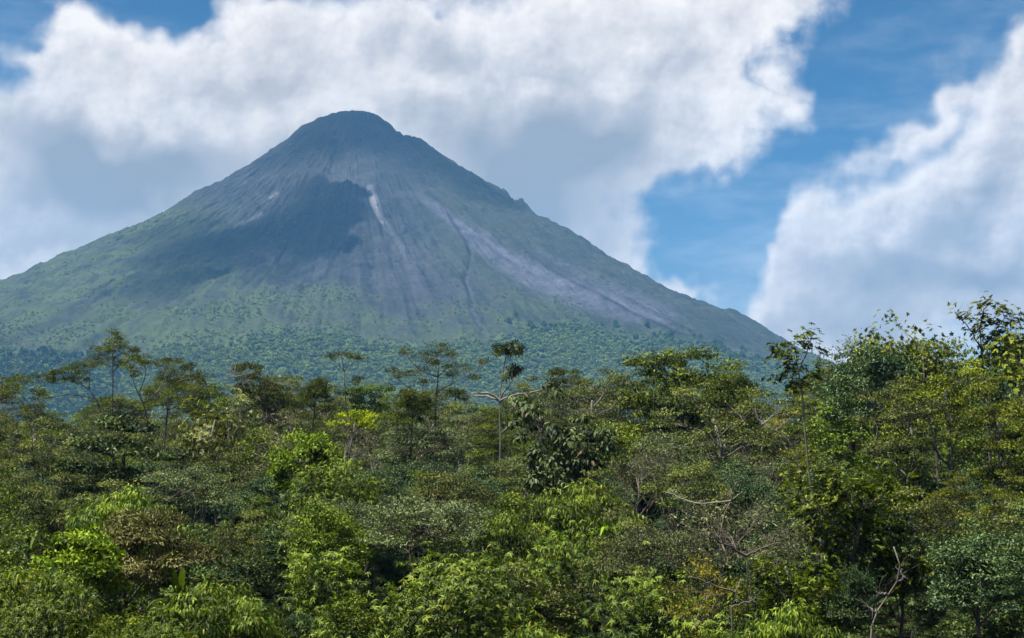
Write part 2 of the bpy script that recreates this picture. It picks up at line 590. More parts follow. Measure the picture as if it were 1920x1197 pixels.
    t.put(b.inputs['Normal'], bp.outputs[0])
    link('volcano', me, mat, kind='structure', label='steep conical volcano with grey ash slopes and green foot', category='volcano')
    return X, Y, Z, u, v, wd, low, mead, vis, n1, n2


VOL = volcano()


# ------------------------------------------------------------------ ground
def ground_z(x, y):
    x, y = np.asarray(x, float), np.asarray(y, float)
    hill = 9.4 * sstep(38, 2, y) ** 1.0                    # the bank the camera stands on
    und = fbm(x / 45, y / 45, 5, 3) * .9 * sstep(20, 60, y) * sstep(900, 300, y)
    return hill + und


def ground():
    ys = np.concatenate([np.linspace(-60, 300, 100), np.geomspace(305, 7600, 60)])
    ys = np.concatenate([-np.geomspace(1500, 64, 14), ys])
    xs = np.concatenate([-np.geomspace(7000, 170, 30), np.linspace(-160, 160, 81), np.geomspace(170, 7000, 30)])
    X, Y = np.meshgrid(xs, ys)
    Z = ground_z(X, Y)
    n = len(xs)
    i = np.arange(len(ys) - 1)[:, None] * n
    j = np.arange(n - 1)
    q = np.stack([i + j, i + j + 1, i + n + j + 1, i + n + j], -1).reshape(-1, 4)
    me = new_mesh('ground', np.stack([X, Y, Z], -1).reshape(-1, 3), None, q, None, True)
    mat = bpy.data.materials.new('forest_soil')
    mat.use_nodes = True
    t = NT(mat.node_tree)
    b = t.n['Principled BSDF']
    tc = t.node('ShaderNodeTexCoord')
    a = t.noise(tc.outputs['Object'], 1.7, 6, .65)
    c = t.noise(tc.outputs['Object'], .11, 4, .6)
    k = t.mix(t.maprange(c, .4, .6, 0, 1), rgb(.016, .012, .007), rgb(.010, .014, .005))
    t.put(b.inputs['Base Color'], t.vmath('SCALE', k, scale=t.maprange(a, .3, .7, .5, 1.6, 'LINEAR')))
    b.inputs['Roughness'].default_value = 1.0
    b.inputs['Specular IOR Level'].default_value = 0.0
    link('ground', me, mat, kind='structure')


ground()


# ------------------------------------------------------------------ clouds overhead (above the frame) that shade the mountain
def cloud_over(spots, base, seed, label, mat=None):
    """spots: (photo x, photo y on the mountain, radius m). The cloud floats up-sun of each of them."""
    X, Y, Z, u, v, *_ = VOL
    C = []
    for (x, y, r, *w) in spots:
        k = np.argmin(np.where(VOL[8], np.hypot(u - x, v - y), 1e9))
        P = np.array([X.flat[k], Y.flat[k], Z.flat[k]])
        P = P + SUN * (base - P[2]) / SUN[2]
        C.append((P[0], P[1], r * 1.2, w[0] if w else 1.0))
    C = np.array(C)
    x0, x1 = (C[:, 0] - C[:, 2]).min() - 120, (C[:, 0] + C[:, 2]).max() + 120
    y0, y1 = (C[:, 1] - C[:, 2]).min() - 120, (C[:, 1] + C[:, 2]).max() + 120
    n = 70
    gx, gy = np.meshgrid(np.linspace(x0, x1, n), np.linspace(y0, y1, n))
    h = np.zeros(gx.shape)
    for cx, cy_, r, w in C:
        h = np.maximum(h, w * np.clip(1 - ((gx - cx) ** 2 + (gy - cy_) ** 2) / r ** 2, 0, 1))
    h = h + fbm(gx / 170, gy / 170, seed, 4) * .34 * np.sqrt(np.clip(h, 0, 1)) * sstep(0, .35, h)
    hh = np.clip(h, 0, None) ** 1.6
    top = base + hh * 330 + fbm(gx / 70, gy / 70, seed + 5, 3) * 60 * hh
    bot = base - hh * 60
    keep = h > .004
    idt = -np.ones(gx.shape, int)
    V, fs = [], []
    cell = keep[:-1, :-1] | keep[1:, :-1] | keep[:-1, 1:] | keep[1:, 1:]
    used = np.zeros(gx.shape, bool)
    for a, b in ((0, 0), (1, 0), (0, 1), (1, 1)):
        used[a:n - 1 + a, b:n - 1 + b] |= cell
    border = used & ~keep
    idt[used] = np.arange(used.sum())
    V = [np.stack([gx[used], gy[used], np.where(border, base, top)[used]], -1)]
    inner = used & ~border
    idb = idt.copy()
    idb[inner] = used.sum() + np.arange(inner.sum())
    V.append(np.stack([gx[inner], gy[inner], bot[inner]], -1))
    ii, jj = np.nonzero(cell)
    q = np.stack([idt[ii, jj], idt[ii, jj + 1], idt[ii + 1, jj + 1], idt[ii + 1, jj]], -1)
    qb = np.stack([idb[ii, jj], idb[ii + 1, jj], idb[ii + 1, jj + 1], idb[ii, jj + 1]], -1)
    same = (q[:, 0] == qb[:, 0]) & (q[:, 2] == qb[:, 2]) & (q[:, 1] == qb[:, 3]) & (q[:, 3] == qb[:, 1])
    me = new_mesh('cloud', np.vstack(V), None, np.vstack([q[~same], qb[~same]]), None, True)
    link('cloud', me, mat or CLOUD_MAT, kind='stuff', label=label)


def vapour(name, density):
    m = bpy.data.materials.new(name)
    m.use_nodes = True
    t = NT(m.node_tree)
    t.n.remove(t.n['Principled BSDF'])
    v = t.node('ShaderNodeVolumePrincipled')
    v.inputs['Color'].default_value = (.99, .99, .99, 1)
    v.inputs['Density'].default_value = density
    v.inputs['Anisotropy'].default_value = .3
    t.l.new(v.outputs[0], t.n['Material Output'].inputs['Volume'])
    return m


CLOUD_MAT = vapour('cloud_vapour', .0062)
THIN_MAT = vapour('thin_cloud_vapour', .0032)
cloud_over([(330, 480, 140), (390, 470, 140), (460, 455, 150), (530, 435, 150), (580, 410, 130), (550, 465, 100), (600, 370, 95),
            (315, 520, 90), (420, 500, 85), (580, 430, 85), (625, 400, 150, .5), (620, 460, 130, .4), (290, 535, 130, .45), (480, 510, 120, .45), (330, 440, 140, .45)], 1900, 11, 'broad cumulus cloud overhead casting its shadow on the flank')
cloud_over([(660, 225, 200), (620, 250, 170), (700, 250, 170), (560, 280, 150), (500, 310, 120), (780, 290, 150), (850, 330, 140), (920, 370, 110)],
           2050, 23, 'thin small cumulus cloud overhead shading the summit', THIN_MAT)


# ------------------------------------------------------------------ haze
def haze():
    x0, x1, y0, y1, z0, z1 = -7100, 7100, -1600, 7700, -9, 1150
    V = [(x, y, z) for z in (z0, z1) for y in (y0, y1) for x in (x0, x1)]
    q = [(0, 2, 3, 1), (4, 5, 7, 6), (0, 1, 5, 4), (2, 6, 7, 3), (0, 4, 6, 2), (1, 3, 7, 5)]
    me = new_mesh('haze', V, None, q)
    mat = bpy.data.materials.new('haze_air')
    mat.use_nodes = True
    t = NT(mat.node_tree)
    t.n.remove(t.n['Principled BSDF'])
    v = t.node('ShaderNodeVolumePrincipled')
    v.inputs['Color'].default_value = (.135, .385, .75, 1)
    v.inputs['Density'].default_value = HAZE_DENSITY
    v.inputs['Anisotropy'].default_value = 0.0
    t.l.new(v.outputs[0], t.n['Material Output'].inputs['Volume'])
    link('haze', me, mat, kind='stuff', label='thin bluish air haze between camera and volcano')


HAZE_DENSITY = 0.68e-4
haze()

# ------------------------------------------------------------------ plant materials
def leaf_material(name, dark, mid, light, rough=.42, spec=.5, trans=.28, sub=None):
    dark, mid, light = [tuple(c * k for c in q) for q, k in ((dark, .58), (mid, 1.0), (light, 1.62))]
    spec *= .38
    mat = bpy.data.materials.new(name)
    mat.use_nodes = True
    t = NT(mat.node_tree)
    b = t.n['Principled BSDF']
    an = t.node('ShaderNodeAttribute', attribute_name='tint')
    oi = t.node('ShaderNodeObjectInfo')
    v = t.math('ADD', an.outputs['Fac'], t.math('MULTIPLY', t.math('SUBTRACT', oi.outputs['Random'], .5), .10))
    ramp = t.node('ShaderNodeValToRGB')
    t.put(ramp.inputs[0], v)
    cr = ramp.color_ramp
    cr.elements[0].position = .08
    cr.elements[0].color = rgb(*dark)
    cr.elements[1].position = .92
    cr.elements[1].color = rgb(*light)
    e = cr.elements.new(.5)
    e.color = rgb(*mid)
    if sub is not None:                     # a few leaves of another colour (young, yellowing or dry ones)
        e2 = cr.elements.new(.955)
        e2.color = rgb(*sub)
    hs = t.node('ShaderNodeHueSaturation')
    t.put(hs.inputs['Color'], ramp.outputs[0])
    t.put(hs.inputs['Hue'], t.maprange(oi.outputs['Random'], 0, 1, .488, .512, 'LINEAR'))
    t.put(hs.inputs['Value'], t.maprange(t.math('FRACT', t.math('MULTIPLY', oi.outputs['Random'], 7.31)), 0, 1, .8, 1.22, 'LINEAR'))
    c = hs.outputs[0]
    t.put(b.inputs['Base Color'], c)
    b.inputs['Roughness'].default_value = rough
    b.inputs['Specular IOR Level'].default_value = spec
    tr = t.node('ShaderNodeBsdfTranslucent')
    t.put(tr.inputs['Color'], t.mix(1.0, c, rgb(1.25, 1.35, .55), 'MULTIPLY'))
    mx = t.node('ShaderNodeMixShader')
    mx.inputs[0].default_value = trans
    t.l.new(b.outputs[0], mx.inputs[1])
    t.l.new(tr.outputs[0], mx.inputs[2])
    t.l.new(mx.outputs[0], t.n['Material Output'].inputs['Surface'])
    return mat


def bark_material(name, a, bcol, rough=.85):
    mat = bpy.data.materials.new(name)
    mat.use_nodes = True
    t = NT(mat.node_tree)
    b = t.n['Principled BSDF']
    tc = t.node('ShaderNodeTexCoord')
    n = t.noise(t.vmath('MULTIPLY', tc.outputs['Object'], (1, 1, .35)), 3.5, 5, .65)
    t.put(b.inputs['Base Color'], t.mix(t.maprange(n, .38, .62, 0, 1), rgb(*a), rgb(*bcol)))
    b.inputs['Roughness'].default_value = rough
    return mat


LM = {
    'olive':  leaf_material('leaf_olive', (.024, .034, .005), (.052, .066, .011), (.098, .112, .024), .48, .30, .18, (.12, .085, .02)),
    'feather': leaf_material('leaf_feathery', (.018, .030, .003), (.044, .060, .005), (.082, .096, .010), .55, .22, .22, (.11, .07, .01)),
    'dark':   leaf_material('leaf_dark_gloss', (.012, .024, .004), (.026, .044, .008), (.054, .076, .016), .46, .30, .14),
    'green':  leaf_material('leaf_green', (.022, .040, .003), (.054, .080, .006), (.104, .132, .011), .50, .24, .22),
    'lime':   leaf_material('leaf_lime', (.040, .076, .004), (.082, .136, .006), (.136, .196, .010), .48, .28, .28),
    'hang':   leaf_material('leaf_hanging', (.022, .046, .005), (.060, .094, .009), (.118, .156, .019), .48, .28, .26, (.20, .17, .015)),
    'brown':  leaf_material('leaf_brownish', (.046, .052, .013), (.086, .090, .025), (.140, .140, .045), .50, .28, .16, (.17, .11, .04)),
    'grey':   leaf_material('leaf_greygreen', (.032, .044, .013), (.064, .080, .027), (.108, .128, .048), .45, .34, .16),
    'ygreen': leaf_material('leaf_yellowgreen', (.032, .046, .003), (.072, .092, .005), (.124, .144, .009), .48, .28, .24, (.16, .12, .01)),
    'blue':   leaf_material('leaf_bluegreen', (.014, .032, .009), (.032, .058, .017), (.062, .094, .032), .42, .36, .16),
    'yellow': leaf_material('leaf_bright_yellow', (.07, .11, .003), (.14, .19, .005), (.22, .26, .008), .5, .2, .3),
    'cream':  leaf_material('leaf_cream', (.040, .054, .010), (.098, .110, .026), (.180, .184, .058), .45, .3, .22, (.20, .13, .05)),
    'big':    leaf_material('leaf_big_leather', (.018, .032, .009), (.044, .064, .018), (.088, .110, .038), .48, .30, .16, (.10, .06, .02)),
    'orange': leaf_material('leaf_orange', (.042, .048, .006), (.078, .076, .009), (.125, .105, .012), .48, .28, .25),
}
BM = {
    'pale': bark_material('bark_pale', (0.162, 0.141, 0.111), (0.081, 0.071, 0.053)),
    'grey': bark_material('bark_grey', (0.081, 0.069, 0.052), (0.038, 0.033, 0.024)),
    'dark': bark_material('bark_dark', (0.052, 0.041, 0.029), (0.027, 0.022, 0.015)),
    'tan':  bark_material('bark_tan', (0.122, 0.092, 0.060), (0.064, 0.047, 0.031)),
}


# ------------------------------------------------------------------ plant geometry
def unit(v):
    return v / np.maximum(np.linalg.norm(v, axis=-1, keepdims=True), 1e-9)


def tube_mesh(name, lines):
    """lines: (points (n,3), radii (n,), sides). Each becomes a closed tapering tube."""
    V, Q, Tn, base = [], [], [], 0
    for pts, rad, k in lines:
        pts = np.asarray(pts, float)
        n = len(pts)
        tang = np.gradient(pts, axis=0)
        tang = unit(tang)
        ref = np.array([1, 0, 0]) if abs(tang[0][0]) < .8 else np.array([0, 1, 0])
        a = unit(np.cross(tang, ref))
        b = np.cross(tang, a)
        ph = np.arange(k) * 2 * math.pi / k
        ring = pts[:, None] + (a[:, None] * np.cos(ph)[None, :, None] + b[:, None] * np.sin(ph)[None, :, None]) * np.asarray(rad)[:, None, None]
        V.append(ring.reshape(-1, 3))
        i = np.arange(n - 1)[:, None] * k
        j = np.arange(k)
        jn = (j + 1) % k
        Q.append((np.stack([i + j, i + jn, i + k + jn, i + k + j], -1)).reshape(-1, 4) + base)
        last = base + (n - 1) * k
        if k == 3:
            Tn.append([[last, last + 1, last + 2]])
        else:
            Tn.append(np.stack([np.full(k - 2, last), last + np.arange(1, k - 1), last + np.arange(2, k)], -1))
        base += n * k
    return new_mesh(name, np.vstack(V), np.vstack(Tn), np.vstack(Q), None, True)


def curve(rng, a, b, n=5, bow=.12, lift=.1):
    a, b = np.asarray(a, float), np.asarray(b, float)
    t = np.linspace(0, 1, n)[:, None]
    L = np.linalg.norm(b - a)
    side = rng.normal(size=3)
    side[2] *= .3
    p = a + (b - a) * t + unit(side) * L * bow * np.sin(t * math.pi) * rng.uniform(.4, 1)
    p[:, 2] += (np.sin(t * math.pi) * L * lift)[:, 0]
    p[1:-1] += rng.normal(size=(n - 2, 3)) * L * .02
    return p


LEAF_SHAPES = {
    # across (x), along (y), lift (z); triangles
    'lens': (np.array([(0, 0, 0), (.5, .42, .10), (0, 1, -.10), (-.5, .42, .10)]), [(0, 1, 2), (0, 2, 3)]),
    'droop': (np.array([(0, 0, 0), (.42, .30, .05), (.36, .66, -.10), (0, 1, -.38), (-.36, .66, -.10), (-.42, .30, .05), (0, .5, -.04)]),
              [(0, 1, 6), (1, 2, 6), (2, 3, 6), (3, 4, 6), (4, 5, 6), (5, 0, 6)]),
    'broad': (np.array([(0, 0, 0), (.46, .25, .06), (.44, .65, .03), (0, 1, -.14), (-.44, .65, .03), (-.46, .25, .06), (0, .5, -.05)]),
              [(0, 1, 6), (1, 2, 6), (2, 3, 6), (3, 4, 6), (4, 5, 6), (5, 0, 6)]),
    'blade': (np.array([(-.30, 0, 0), (.30, 0, 0), (-.5, .35, .16), (.5, .35, .16), (-.42, .68, .10), (.42, .68, .10), (0, 1, -.22)]),
              [(0, 1, 3), (0, 3, 2), (2, 3, 5), (2, 5, 4), (4, 5, 6)]),
}


def star_leaf():
    """a palmate leaf: nine lobes round the stalk, like an umbrella"""
    v, f = [(0, 0, 0)], []
    n = 9
    for i in range(n):
        a = -math.pi + (i + .5) / n * 2 * math.pi * .94 + .19
        L = .62 + .38 * math.cos((a) * .5)
        da = .30
        k = len(v)
        for (r, o, z) in ((.30, -.30, .0), (.72, -.17, -.10), (1.0, 0, -.30), (.72, .17, -.10), (.30, .30, .0)):
            v.append((math.sin(a + o * da / .3) * r * L * .5, math.cos(a + o * da / .3) * r * L * .5, z * L * .5))
        f += [(0, k, k + 1), (0, k + 1, k + 3), (k + 1, k + 2, k + 3), (0, k + 3, k + 4)]
    return np.array(v), f


LEAF_SHAPES['star'] = star_leaf()


def leaf_mesh(name, rng, pos, dirs, nrm, length, width, shape='lens', tint=None):
    sv, sf = LEAF_SHAPES[shape]
    N = len(pos)
    y = unit(dirs)
    x = unit(np.cross(y, nrm))
    z = np.cross(x, y)
    L = np.broadcast_to(length, (N,))[:, None, None]
    W = np.broadcast_to(width, (N,))[:, None, None]
    V = pos[:, None] + x[:, None] * sv[None, :, 0:1] * W + y[:, None] * sv[None, :, 1:2] * L + z[:, None] * sv[None, :, 2:3] * L
    f = np.array(sf)
    Tn = (f[None] + (np.arange(N) * len(sv))[:, None, None]).reshape(-1, 3)
    if tint is None:
        tint = rng.beta(2.2, 2.2, N)
    tv = np.repeat(tint, len(sv))
    return new_mesh(name, V.reshape(-1, 3), Tn, None, {'tint': ('FLOAT', tv)})


def crown_points(rng, n, rx, rz, shape):
    """centres of the leaf clumps, in a crown centred on (0,0,0)"""
    out = []
    lob = [(rng.normal(size=3) * np.array([.42, .42, .38]), rng.uniform(.45, .75)) for _ in range(7)]
    while len(out) < n:
        p = rng.uniform(-1.1, 1.1, 3)
        r = np.linalg.norm(p)
        if shape == 'dome':
            ok = p[2] > -.35 and .55 < r < 1.0 + rng.normal() * .06
        elif shape == 'umbrella':
            rr = math.hypot(p[0], p[1])
            ok = rr < 1 and abs(p[2] - (.45 - .9 * rr * rr)) < .42
        elif shape == 'layers':
            ok = r < 1 and (abs(((p[2] + 1.0) * 1.9 + .35 * p[0]) % 1.0 - .5) < .17)
        elif shape == 'lobed':
            ok = any(np.linalg.norm(p - c) < s and np.linalg.norm(p - c) > .5 * s for c, s in lob)
        elif shape == 'tall':
            ok = r < 1 and r > .35
        else:
            ok = .3 < r < 1
        if ok:
            if out and min(np.linalg.norm((p - q)) for q in out[-40:]) < .8 / (n ** .5):
                if rng.random() < .6:
                    continue
            out.append(p)
    return np.array(out) * np.array([rx, rx, rz])


def clump_leaves(rng, centres, n_per, rc, flat, mode, crown_c):
    """leaf positions, directions and normals"""
    M = len(centres)
    if mode == 'rosette':
        c = np.repeat(centres, n_per, 0)
        g = max(1, n_per // 8)
        pos, dr, nm, shade = [], [], [], []
        for m in range(M):
            axis0 = unit(centres[m] - crown_c + np.array([0, 0, .8]))
            for q in range(g):
                o = rng.normal(size=3) * rc * np.array([.8, .8, flat])
                axis = unit(axis0 + rng.normal(size=3) * .35)
                u = unit(np.cross(axis, [.3, .9, .1]))
                w = np.cross(axis, u)
                k = 8
                a = np.arange(k) * 2 * math.pi / k + rng.uniform(0, 6)
                d = (u[None] * np.cos(a)[:, None] + w[None] * np.sin(a)[:, None]) + axis * rng.uniform(.0, .5) + np.array([0, 0, -.25])
                pos.append(np.repeat((centres[m] + o)[None], k, 0))
                dr.append(d + rng.normal(size=(k, 3)) * .15)
                nm.append(np.repeat(axis[None], k, 0) + rng.normal(size=(k, 3)) * .15)
        return np.vstack(pos), np.vstack(dr), np.vstack(nm)
    c = np.repeat(centres, n_per, 0)
    N = len(c)
    o = unit(rng.normal(size=(N, 3)))
    o[:, 2] = np.where(o[:, 2] < 0, o[:, 2] * .25, o[:, 2])
    rad = rng.random((N, 1)) ** .28
    rcs = np.repeat(rc * rng.uniform(.55, 1.45, M), n_per)[:, None]
    lump = 1 + .3 * np.sin(o[:, :1] * 7 + c[:, :1] * 9) * np.cos(o[:, 1:2] * 7 + c[:, 2:3] * 9)
    pos = c + o * rad * rcs * lump * np.array([1, 1, flat])
    rnd = rng.normal(size=(N, 3))
    if mode == 'hang':
        d = o * .6 + rnd * .3 + np.array([0, 0, -.7])
        nm = o + rng.normal(size=(N, 3)) * .3 + np.array([0, 0, .45])
    elif mode == 'spray':                      # thin feathery sprays pointing outward and up
        d = o * .8 + rnd * .4 + np.array([0, 0, .2])
        nm = o * .7 + rng.normal(size=(N, 3)) * .4 + np.array([0, 0, .8])
    else:
        d = o * .5 + rnd * .6 + np.array([0, 0, -.15])
        nm = o + rng.normal(size=(N, 3)) * .35 + np.array([0, 0, .6])
    return pos, d, nm


def tree_meshes(key, seed, H, rx, rz, cz, clumps, n_per, rc, leaf, shape='dome', flat=.55, mode='up', lshape='lens', lmat='green', bmat='grey',
                trunk_r=.14, limbs=6, lean=(0, 0), multi=1, spread=.35, twigs=0, keep=1.0):
    """H height of the crown's top, rx/rz crown radii, cz height of the crown's centre. Returns (trunk, branches, crown) meshes."""
    if mode != 'rosette':
        leaf = (leaf[0] * 1.25, leaf[1] * 1.3)
        clumps = int(clumps * .74)
        flat = flat * (.85 if mode == 'up' else .9)
        rc = rc * 1.08
    rng = np.random.default_rng(seed)
    cc = np.array([lean[0], lean[1], cz])
    P = crown_points(rng, clumps, rx - rc * .5, rz - rc * flat * .5, shape) + cc
    # limbs: gather the clumps by direction
    K = min(limbs, len(P))
    cent = P[rng.choice(len(P), K, replace=False)]
    for _ in range(6):
        lab = np.argmin(((P[:, None] - cent[None]) ** 2).sum(-1), 1)
        cent = np.array([P[lab == k].mean(0) if (lab == k).any() else cent[k] for k in range(K)])
    trunks, lines = [], []
    for m in range(multi):
        off = np.array([rng.normal() * .25, rng.normal() * .25, 0]) * (multi > 1)
        tip = cc + np.array([0, 0, rz * .15]) + (np.array([rng.normal(), rng.normal(), 0]) * rx * .4 if multi > 1 else 0)
        tp = curve(rng, off + np.array([0, 0, -.4]), tip, 8, .06, 0)
        tr = trunk_r / math.sqrt(multi) * np.linspace(1.25, .42, 8)
        trunks.append((tp, tr, 7))
    for k in range(K):
        tp = trunks[k % multi][0]
        tr = trunks[k % multi][1]
        want = np.clip((cent[k][2] - rz * spread * 1.6) / max(tp[-1][2], .1), .25, .96)
        s = want * 7
        i = int(min(s, 6))
        a = tp[i] + (tp[i + 1] - tp[i]) * (s - i)
        inner = a + (cent[k] - a) * .82
        lp = curve(rng, a, inner, 6, .14, .06)
        r0 = tr[i] * .62
        lines.append((lp, r0 * np.linspace(1, .4, 6), 5))
        for p in P[lab == k]:
            f = rng.uniform(.35, .98) * 5
            i2 = int(min(f, 4))
            b = lp[i2] + (lp[i2 + 1] - lp[i2]) * (f - i2)
            sp = curve(rng, b, p, 4, .16, .05)
            rr = max(r0 * .28, .012)
            lines.append((sp, rr * np.linspace(1, .35, 4), 4))
            for _ in range(twigs):
                e = p + rng.normal(size=3) * rc * np.array([.9, .9, .6]) + np.array([0, 0, rc * .3])
                lines.append((curve(rng, sp[2], e, 3, .2, .0), rr * .42 * np.array([1, .7, .35]), 3))
    tm = tube_mesh(key + '_trunk', trunks)
    tm.materials.append(BM[bmat])
    bm = tube_mesh(key + '_branches', lines)
    bm.materials.append(BM[bmat])
    lm = None
    n_per = int(n_per * 1.3) if mode != 'rosette' else int(n_per * 1.25)
    if n_per:
        Pk = P[rng.random(len(P)) < keep] if keep < 1 else P
        pos, d, nm = clump_leaves(rng, Pk, n_per, rc, flat, mode, cc - np.array([0, 0, rz * .4]))
        N = len(pos)
        sz = rng.uniform(.7, 1.3, N)
        clt = np.repeat(rng.normal(0, .20, len(Pk)), n_per)
        tint = rng.beta(2.4, 2.4, N)
        tint = np.clip(tint + (clt[:N] if len(clt) >= N else np.resize(clt, N)), 0, .9)
        tint[rng.random(N) < .025] = 1.0
        lm = leaf_mesh(key + '_crown', rng, pos, d, nm, leaf[0] * sz, leaf[1] * sz, lshape, tint)
        lm.materials.append(LM[lmat])
    return tm, bm, lm, H


SPEC = {}


def spec(key, *a, **k):
    SPEC[key] = tree_meshes(key, *a, **k)


# key, seed, H, rx, rz, cz, clumps, leaves per clump, clump radius, leaf (l, w)
spec('feather_a', 1, 18, 4.2, 2.4, 15.4, 120, 95, .62, (.20, .05), shape='umbrella', flat=.55, mode='spray', lmat='feather', bmat='grey', trunk_r=.20, limbs=9, twigs=1)
spec('feather_b', 2, 18, 3.4, 3.2, 14.7, 120, 95, .60, (.20, .05), shape='lobed', flat=.5, mode='spray', lmat='feather', bmat='pale', trunk_r=.18, limbs=9, twigs=1)
spec('feather_c', 3, 18, 2.4, 2.2, 15.8, 84, 95, .55, (.19, .05), shape='umbrella', flat=.6, mode='spray', lmat='feather', bmat='dark', trunk_r=.15, limbs=7, twigs=1)
spec('open_a', 4, 17, 4.0, 3.4, 13.5, 70, 110, .80, (.18, .06), shape='lobed', flat=.5, lmat='olive', bmat='pale', trunk_r=.20, limbs=8, twigs=5)
spec('open_b', 5, 17, 3.6, 3.8, 13.0, 64, 120, .80, (.17, .06), shape='layers', flat=.4, lmat='olive', bmat='grey', trunk_r=.19, limbs=8, multi=2, twigs=5)
spec('dense_a', 6, 16, 3.8, 3.6, 12.4, 100, 150, .85, (.17, .075), shape='lobed', flat=.7, lmat='green', bmat='dark', trunk_r=.22, limbs=8)
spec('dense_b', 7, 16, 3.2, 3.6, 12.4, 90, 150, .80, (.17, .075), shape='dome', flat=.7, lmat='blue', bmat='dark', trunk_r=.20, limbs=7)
spec('ygreen_a', 8, 18, 3.8, 3.4, 14.6, 84, 140, .80, (.17, .07), shape='lobed', flat=.55, lmat='ygreen', bmat='grey', trunk_r=.20, limbs=8, twigs=1)
spec('ygreen_b', 9, 18, 3.2, 4.2, 13.6, 84, 140, .75, (.16, .07), shape='layers', flat=.5, lmat='ygreen', bmat='pale', trunk_r=.18, limbs=8, twigs=2)
spec('olive_a', 10, 11, 3.0, 2.8, 8.2, 84, 130, .70, (.15, .055), shape='lobed', flat=.6, lmat='olive', bmat='grey', trunk_r=.14, limbs=7, twigs=3)
spec('olive_b', 11, 11, 3.2, 2.4, 8.6, 84, 140, .70, (.14, .05), shape='dome', flat=.5, lmat='olive', bmat='pale', trunk_r=.14, limbs=7, multi=2, twigs=3)
spec('grey_a', 12, 9, 3.0, 1.9, 7.2, 90, 170, .62, (.095, .042), shape='dome', flat=.45, lmat='grey', bmat='tan', trunk_r=.13, limbs=7, multi=2, twigs=3)
spec('brown_a', 13, 8, 2.6, 1.9, 6.2, 80, 170, .58, (.15, .04), shape='dome', flat=.6, lmat='brown', bmat='tan', trunk_r=.12, limbs=6)
spec('green_a', 14, 11, 2.6, 3.2, 7.8, 90, 170, .65, (.115, .06), shape='tall', flat=.8, lmat='green', bmat='dark', trunk_r=.14, limbs=7, lshape='broad')
spec('green_b', 15, 9, 2.6, 2.8, 6.2, 84, 170, .62, (.115, .055), shape='lobed', flat=.7, lmat='green', bmat='grey', trunk_r=.12, limbs=6)
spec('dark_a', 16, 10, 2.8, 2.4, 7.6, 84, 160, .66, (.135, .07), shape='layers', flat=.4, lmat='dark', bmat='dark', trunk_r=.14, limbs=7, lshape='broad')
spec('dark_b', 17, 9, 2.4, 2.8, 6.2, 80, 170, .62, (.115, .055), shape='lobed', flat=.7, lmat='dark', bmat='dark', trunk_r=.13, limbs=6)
spec('lime_a', 18, 8, 2.2, 1.7, 6.4, 64, 130, .55, (.16, .08), shape='dome', flat=.6, lmat='lime', bmat='grey', trunk_r=.10, limbs=6)
spec('hang_a', 19, 7, 2.6, 2.6, 4.6, 110, 120, .42, (.17, .052), shape='dome', flat=.7, mode='rosette', lshape='droop', lmat='hang', bmat='grey', trunk_r=.10, limbs=7)
spec('hang_b', 20, 7, 2.1, 2.9, 4.3, 96, 120, .42, (.165, .05), shape='lobed', flat=.8, mode='rosette', lshape='droop', lmat='hang', bmat='grey', trunk_r=.10, limbs=7)
spec('hang_c', 21, 6, 2.3, 2.3, 3.9, 100, 150, .48, (.13, .038), shape='dome', flat=.7, mode='hang', lshape='droop', lmat='hang', bmat='grey', trunk_r=.09, limbs=7)
spec('whorl_a', 22, 8, 2.3, 2.3, 5.8, 84, 88, .45, (.17, .065), shape='lobed', flat=.5, mode='rosette', lshape='broad', lmat='green', bmat='dark', trunk_r=.11, limbs=7)
spec('bigleaf_a', 23, 13, 3.3, 3.8, 9.4, 110, 40, .62, (.28, .13), shape='lobed', flat=.7, mode='hang', lshape='broad', lmat='big', bmat='tan', trunk_r=.17, limbs=8)
spec('twiggy_a', 24, 9, 2.8, 2.4, 6.6, 90, 24, .60, (.12, .05), shape='dome', flat=.6, lmat='grey', bmat='tan', trunk_r=.13, limbs=8, multi=3, twigs=6)
spec('twiggy_b', 25, 11, 2.4, 3.2, 7.8, 70, 14, .60, (.12, .05), shape='tall', flat=.8, lmat='brown', bmat='pale', trunk_r=.12, limbs=8, multi=2, twigs=6)
spec('cream_a', 26, 15, 2.8, 3.2, 11.8, 60, 90, .62, (.24, .09), shape='lobed', flat=.6, mode='rosette', lmat='cream', bmat='pale', trunk_r=.20, limbs=7, multi=2)
spec('yellow_a', 27, 13, 2.3, 1.2, 11.8, 22, 70, .45, (.17, .08), shape='umbrella', flat=.4, lmat='yellow', bmat='grey', trunk_r=.12, limbs=5)
spec('sparse_a', 28, 18, 3.6, 2.6, 15.4, 60, 96, .74, (.20, .10), shape='umbrella', flat=.6, mode='rosette', lshape='broad', lmat='ygreen', bmat='pale', trunk_r=.16, limbs=7, twigs=1)
spec('sparse_b', 29, 19, 3.0, 3.0, 16.0, 54, 88, .74, (.20, .10), shape='lobed', flat=.6, mode='rosette', lshape='broad', lmat='ygreen', bmat='grey', trunk_r=.16, limbs=7, twigs=1)
spec('orange_a', 30, 8, 2.0, 1.7, 6.2, 40, 46, .52, (.15, .06), shape='layers', flat=.45, lmat='orange', bmat='tan', trunk_r=.09, limbs=6, twigs=3)


# ------------------------------------------------------------------ planting
PLANTS = []                              # every plant set so far: root, photo x, photo y, kind words


